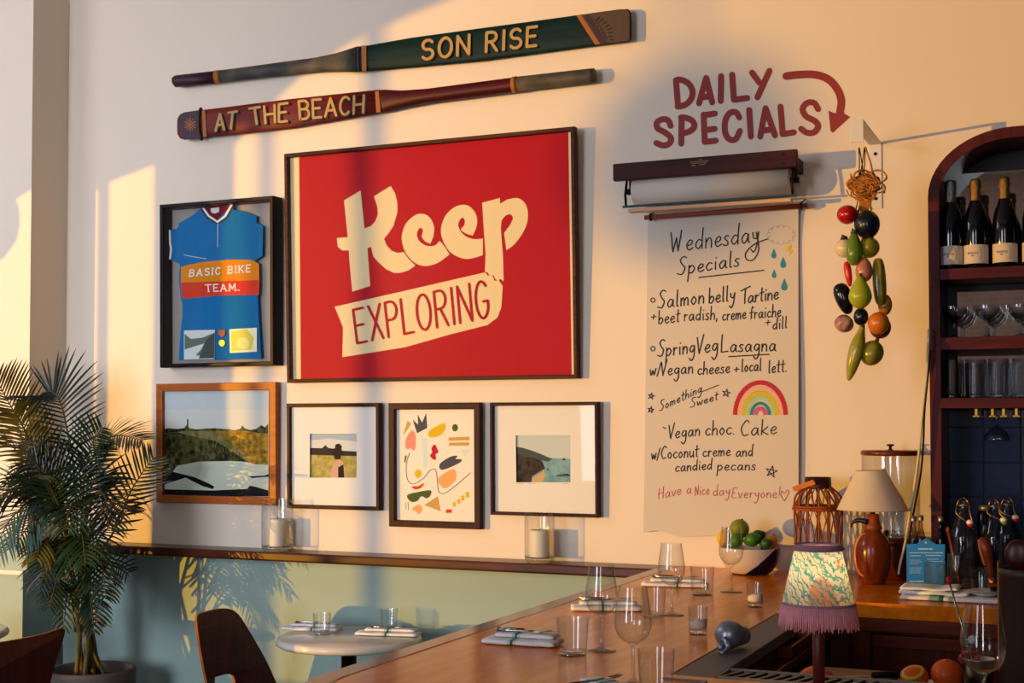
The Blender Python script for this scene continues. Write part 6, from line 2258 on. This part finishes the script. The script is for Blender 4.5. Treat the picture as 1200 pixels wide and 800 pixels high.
def floral(nt):
    tc = nt.nodes.new('ShaderNodeTexCoord')
    base = nt.nodes.new('ShaderNodeRGB'); base.outputs[0].default_value = lin('#e9dfc4')
    out = base.outputs[0]

    def layer(out, col, kind, scale, rot, lo, hi, stretch=(1, 1, 1), dist=0.0):
        mp_ = nt.nodes.new('ShaderNodeMapping')
        mp_.inputs['Rotation'].default_value = rot
        mp_.inputs['Scale'].default_value = stretch
        nt.links.new(tc.outputs['Object'], mp_.inputs['Vector'])
        if kind == 'wave':
            n = nt.nodes.new('ShaderNodeTexWave'); n.inputs['Distortion'].default_value = dist; n.inputs['Detail'].default_value = 3; n.inputs['Detail Scale'].default_value = 2.0
            o = n.outputs['Fac']
        elif kind == 'vor':
            n = nt.nodes.new('ShaderNodeTexVoronoi'); o = n.outputs['Distance']
        else:
            n = nt.nodes.new('ShaderNodeTexNoise'); n.inputs['Detail'].default_value = 2; o = n.outputs['Fac']
        n.inputs['Scale'].default_value = scale
        nt.links.new(mp_.outputs['Vector'], n.inputs['Vector'])
        r = nt.nodes.new('ShaderNodeMapRange')
        r.inputs['From Min'].default_value = lo; r.inputs['From Max'].default_value = hi
        nt.links.new(o, r.inputs['Value'])
        mx = nt.nodes.new('ShaderNodeMix'); mx.data_type = 'RGBA'
        nt.links.new(r.outputs['Result'], mx.inputs['Factor'])
        nt.links.new(out, mx.inputs['A'])
        mx.inputs['B'].default_value = lin(col)
        return mx.outputs['Result']
    out = layer(out, '#e2a080', 'vor', 13, (.2, .3, .1), .42, .36, (1, 1, .8))
    out = layer(out, '#6fb4b6', 'wave', 15, (0, .75, 0), .88, .97, (1, 1, 1), 9)
    out = layer(out, '#efe6d2', 'noise', 12, (.5, .2, 0), .56, .62)
    out = layer(out, '#4fa0a6', 'wave', 52, (0, 1.0, .3), .80, .94, (1, 1, .6), 8)
    out = layer(out, '#d8886c', 'vor', 31, (.1, .2, .5), .16, .10)
    return out


m_flor = cloth_shade('floral_cloth', '#e8dcc0', .5, floral)
m_mauve = mat('mauve_trim', '#a67a88', rough=.85, bump=.2, bscale=200)
m_fr = mat('pink_fringe', '#e29aa2', rough=.85, vary=.15, scale=90)
MB().lathe([(41.5 * pm, pz(705)), (27 * pm, pz(643))], 64).build('shade', m_flor, FL)
MB().lathe([(27.1 * pm, pz(645)), (27.9 * pm, pz(644.5)), (27.4 * pm, pz(637.5)), (26.6 * pm, pz(637)), (27.1 * pm, pz(645))], 64).build('top_trim', m_mauve, FL)
MB().lathe([(41.4 * pm, pz(705)), (42.6 * pm, pz(705.5)), (43 * pm, pz(709.5)), (41.8 * pm, pz(710)), (41.4 * pm, pz(705))], 64).build('bottom_trim', m_mauve, FL)
frn = random.Random(2)
mb = MB()
for k in range(190):
    a = 2 * PI * k / 190 + frn.uniform(-.01, .01)
    r0, r1 = 42.3 * pm, (45.6 + frn.uniform(-1.2, 1.2)) * pm
    l = pz(734) + frn.uniform(-.004, .006)
    a2 = a + frn.uniform(-.02, .02)
    mb.tube([(r0 * math.cos(a), r0 * math.sin(a), pz(708)), ((r0 + r1) / 2 * math.cos(a), (r0 + r1) / 2 * math.sin(a), (pz(708) + l) / 2), (r1 * math.cos(a2), r1 * math.sin(a2), l)], [.0013, .0014, .0011], 5)
mb.build('fringe', m_fr, FL)
MB().tube([(0, 0, .012), (0, 0, pz(690))], 7 * pm, 24).build('pole', m_pole, FL)
MB().lathe([(0, 0), (.05, 0), (.05, .008), (.02, .014), (0, .015)], 40).build('base', m_pole, FL)
MB().tube([(0, 0, pz(690)), (0, 0, pz(676))], 5 * pm, 16).build('socket', m_steel, FL)
mb = MB()
for k in range(3):
    a = k * 2 * PI / 3
    mb.tube([(0, 0, pz(690)), (41 * pm * math.cos(a), 41 * pm * math.sin(a), pz(705))], .001, 5)
mb.build('shade_spider', m_steel, FL)
bm_ = bpy.data.materials.new('lit_bulb')
bm_.use_nodes = True
bm_.node_tree.nodes['Principled BSDF'].inputs['Emission Color'].default_value = (1, .72, .36, 1)
bm_.node_tree.nodes['Principled BSDF'].inputs['Emission Strength'].default_value = 26.0
MB().ball((0, 0, pz(669)), .013, .013, .016, 16, 12).build('bulb', bm_, FL)

# dark round metal tool lying on the grey mat
dm_c = hp(862, 762, Z_BAR)
dmm = mpp(dm_c)
m_pew = mat('dark_pewter', '#8a8d98', rough=.33, metal=.7, vary=.1, scale=20)
DT = thing('metal_bar_tool', 'dark metal bar tool with a round body lying on the grey mat', 'bar tool', Vector((dm_c.x, dm_c.y, Z_BAR + .003)))
dp = lambda x, y, dy=0.0: wp(x, y, dm_c.y + dy) - DT.location
c = dp(855, 751.5)
c.z = 17 * dmm
MB().ball(c, 17.5 * dmm, 17 * dmm, 17 * dmm, 28, 20).build('body', m_pew, DT)
e = (hp(888, 752, Z_BAR) - hp(862, 760, Z_BAR)).normalized()
MB().tube([c + e * 8 * dmm + Vector((0, 0, -2 * dmm)), c + e * 26 * dmm + Vector((0, 0, -4.5 * dmm)), c + e * 34 * dmm + Vector((0, 0, -5 * dmm))], [14.5 * dmm, 12 * dmm, 11.5 * dmm], 24).build('barrel', m_pew, DT)
f1, f2 = dp(853, 756, -17 * dmm), dp(845, 766, -22 * dmm)
MB().tube(smooth_pts([c + Vector((-.005, -15 * dmm, -.004)), f1, (f1 + f2) / 2, f2], 4), 4.2 * dmm, 12).build('lever', m_pew, DT)
MB().ball(Vector((f2.x, f2.y, max(f2.z, 5.2 * dmm))), 5 * dmm, 5 * dmm, 5 * dmm, 14, 10).build('lever_knob', m_pew, DT)
MB().ball(f1, 5.4 * dmm, 5 * dmm, 6 * dmm, 14, 10).build('hinge', m_pew, DT)

# inside the bar: fruit, board, plate
ZS = .9305
m_orp = mat('orange_peel', '#d8560c', rough=.4, vary=.08, scale=20, bump=.2, bscale=160, coat=.1)


def fruit_orange(c, r, label):
    t = thing('orange', label, 'fruit', c, group='oranges inside the bar')
    MB().ball((0, 0, 0), r, r, r * .96, 28, 18).build('peel', m_orp, t)
    MB().ball((0, -.3 * r, .9 * r), .004, .004, .003, 8, 6).build('stem_end', m_straw, t)
    return t


c = wp(957, 800, -1.80)
r = c.z - ZS
fruit_orange(c, max(.040, min(.05, r)), 'orange behind the drip grate at the foot of the floral lamp').location.z = ZS + max(.040, min(.05, r)) * .97
CB = thing('cutting_board', 'worn wooden cutting board inside the bar, behind the floral lamp pole', 'cutting board', (-.605, -1.49, ZS))
mb = MB().box(-.10, .125, -.125, .13, .0, .02)
mb.build('board', wood('board_wood', '#6a4630', '#9a7252', rough=.5, axis=0), CB, bevel=.003)
MB().tube([(-.101, 0, .01), (-.104, 0, .01)], .004, 8).build('hang_peg', m_iron, CB)
kc = hp(1027, 792, ZS + .027)
KN = thing('paring_knife', 'dark handled paring knife lying on the cutting board', 'knife', (kc.x, kc.y, ZS + .0205), rz=.5)
MB().tube([(-.01, 0, .009), (.03, 0, .010), (.07, 0, .008)], [.008, .009, .007], 12).build('handle', m_iron, KN)
MB().plate([[(-.10, .0), (-.06, -.008), (-.005, -.009), (-.005, .006)]], lambda u, v, d: (u, v, .006 + d), .0014).build('blade', m_fork, KN)
pc = hp(1092, 806, ZS + .01)
PT = thing('white_plate', 'white plate with orange pieces at the bottom of the photo', 'plate', (pc.x, pc.y, ZS))
MB().lathe([(0, 0), (.055, 0), (.06, .004), (.078, .013), (.082, .016), (.077, .0155), (.058, .007), (0, .006)], 52).build('dish', m_plate, PT)
oc = hp(1106, 800, ZS + .05)
fruit_orange(Vector((pc.x + .035, pc.y + .005, ZS + .0075 + .038 * .97)), .038, 'whole orange on the white plate')
HO = thing('orange_half', 'cut orange half with yellow flesh on the white plate', 'fruit', (pc.x - .036, pc.y - .012, ZS + .024), rx=.5, ry=-.2)
MB().ball((0, 0, .012), .034, .034, .026, 24, 14).build('peel', m_orp, HO)
MB().lathe([(0, .0335), (.024, .0325), (.0305, .0275), (.0, .0275)], 28).build('flesh', mat('orange_flesh', '#e8b02c', rough=.35, vary=.3, scale=90), HO)

# bar spoon, pink tool and their tin
yT = -1.40
ts_ = hp(1147, 806, ZS)
TN = thing('steel_tin', 'steel mixing tin holding the red-tipped bar spoon, behind the near wine glass', 'tin', (wp(1147, 800, yT).x, yT, ZS))
MB().lathe([(0, 0), (.03, 0), (.033, .004), (.038, .072), (.0385, .074), (.037, .073), (.032, .006), (0, .004)], 40).build('cup', m_steel, TN)
p0 = wp(1146, 798, yT); p0.z = max(p0.z, ZS + .012)
p1 = wp(1112.8, 683, yT)
SPN = thing('bar_spoon', 'long twisted steel bar spoon with a red tip leaning in the tin', 'spoon', p0)
d = p1 - p0
MB().tube([Vector((0, 0, 0)), d], .0024, 8).build('shaft', m_fork, SPN)
n = d.normalized(); u = n.orthogonal().normalized(); v = n.cross(u)
mb = MB()
for ph_ in (0, PI):
    mb.tube([d * (.05 + .5 * k / 60) + (u * math.cos(k * .8 + ph_) + v * math.sin(k * .8 + ph_)) * .0024 for k in range(61)], .0014, 5)
mb.build('twist', m_fork, SPN)
MB().tube([d * .985, d * .995, d * 1.04, d * 1.065], [.0035, .0055, .0062, .0035], 12).build('red_tip', mat('red_tip', '#c0141c', rough=.35), SPN)
q0, q1 = wp(1148, 805, yT + .02), wp(1138, 776, yT + .02)
q0.z = max(q0.z, ZS + .01)
PK = thing('pink_tongs', 'pink plastic tongs standing in the tin under the wine glass', 'tongs', q0)
m_pink = mat('pink_plastic', '#b82a4a', rough=.4)
d2 = q1 - q0
for sx in (-1, 1):
    MB().tube(smooth_pts([Vector((sx * .004, 0, 0)), d2 * .6 + Vector((sx * .010, 0, 0)), d2 + Vector((sx * .02 - .005, 0, .004)), d2 * 1.1 + Vector((sx * .018, 0, .014))], 4), .005, 10).build('arm', m_pink, PK)
MB().tube([d2 * 1.1 + Vector((-.018, 0, .014)), d2 * 1.15 + Vector((0, 0, .02)), d2 * 1.1 + Vector((.018, 0, .014))], .005, 10).build('bridge', m_pink, PK)

# tall brown canister at the right edge with a round-headed wooden spoon
yC = -1.25
cc = Vector((wp(1204.5, 740, yC).x, yC, .8905))
cs = mpp(Vector((cc.x, cc.y, 1.1)))
cc.z = ZS
CA = thing('canister', 'tall dark brown canister at the right edge of the photo', 'canister', Vector((cc.x, -1.42, ZS)))
yC = -1.42
cs = mpp(Vector((cc.x, yC, 1.1)))
zc = lambda y: wp(1190, y, yC - .04).z - ZS
CA.location.x = wp(1205, 740, yC).x
RC = 32 * cs
MB().lathe([(0, 0), (RC * .99, 0), (RC, .004), (RC, zc(677)), (RC * 1.03, zc(676)), (RC * 1.03, zc(668)), (RC * .98, zc(667)), (RC * .95, zc(668)), (RC * .94, .02), (0, .015)], 56).build('can', mat('canister_brown', '#3e2a1e', rough=.45), CA)
MB().box(-RC * 1.045, -RC * 1.0, -.004, .004, .05, zc(660)).build('lit_edge', m_carl, CA)  # pale strip standing in for the sunlit left edge of the can
w1 = wp(1194, 650, yC)
WS = thing('wooden_spoon', 'dark red round wooden spoon head sticking out of the canister', 'spoon', Vector((w1.x, w1.y, ZS + .02)))
wv = w1 - WS.location
MB().ball(wv, 16 * cs, 5 * cs, 18 * cs, 24, 14).build('head', mat('spoon_red', '#3c0c10', rough=.3), WS)
MB().tube([Vector((.004, 0, 0)), wv + Vector((0, 0, -15 * cs))], .006, 10).build('handle', mat('spoon_red', '#3c0c10'), WS)

# pendant lamps that hang in the room (seen mirrored in the big poster)
m_globe = mat('globe_orange', '#c8641c', rough=.15, coat=.3)
for (X, Z, tt, lb) in ((-4.487, 2.50, .84, 'orange globe pendant lamp nearest the street windows'),):
    real = SUN_AT.lerp(Vector((X, 0, Z)), tt)
    t = structure(empty('pendant_lamp', real))
    r = .135
    MB().lathe([(0, -r * 1.05), (r * .5, -r * .98), (r * .9, -r * .5), (r, 0), (r * .95, r * .5), (r * .75, r * .85), (r * .3, r), (0, r)], 40).build('globe', m_globe, t)
    MB().tube([(0, 0, r), (0, 0, 3.998 - real.z)], .004, 8).build('cord', m_iron, t)
# knob on the back cabinet's door
k = wp(1140, 749, -.80) - cab.location
MB().tube([k + Vector((0, .025, 0)), k + Vector((0, .006, 0)), k, k + Vector((0, -.014, 0)), k + Vector((0, -.02, 0))], [.005, .005, .012, .013, .006], 14).build('knob', mk, cab)
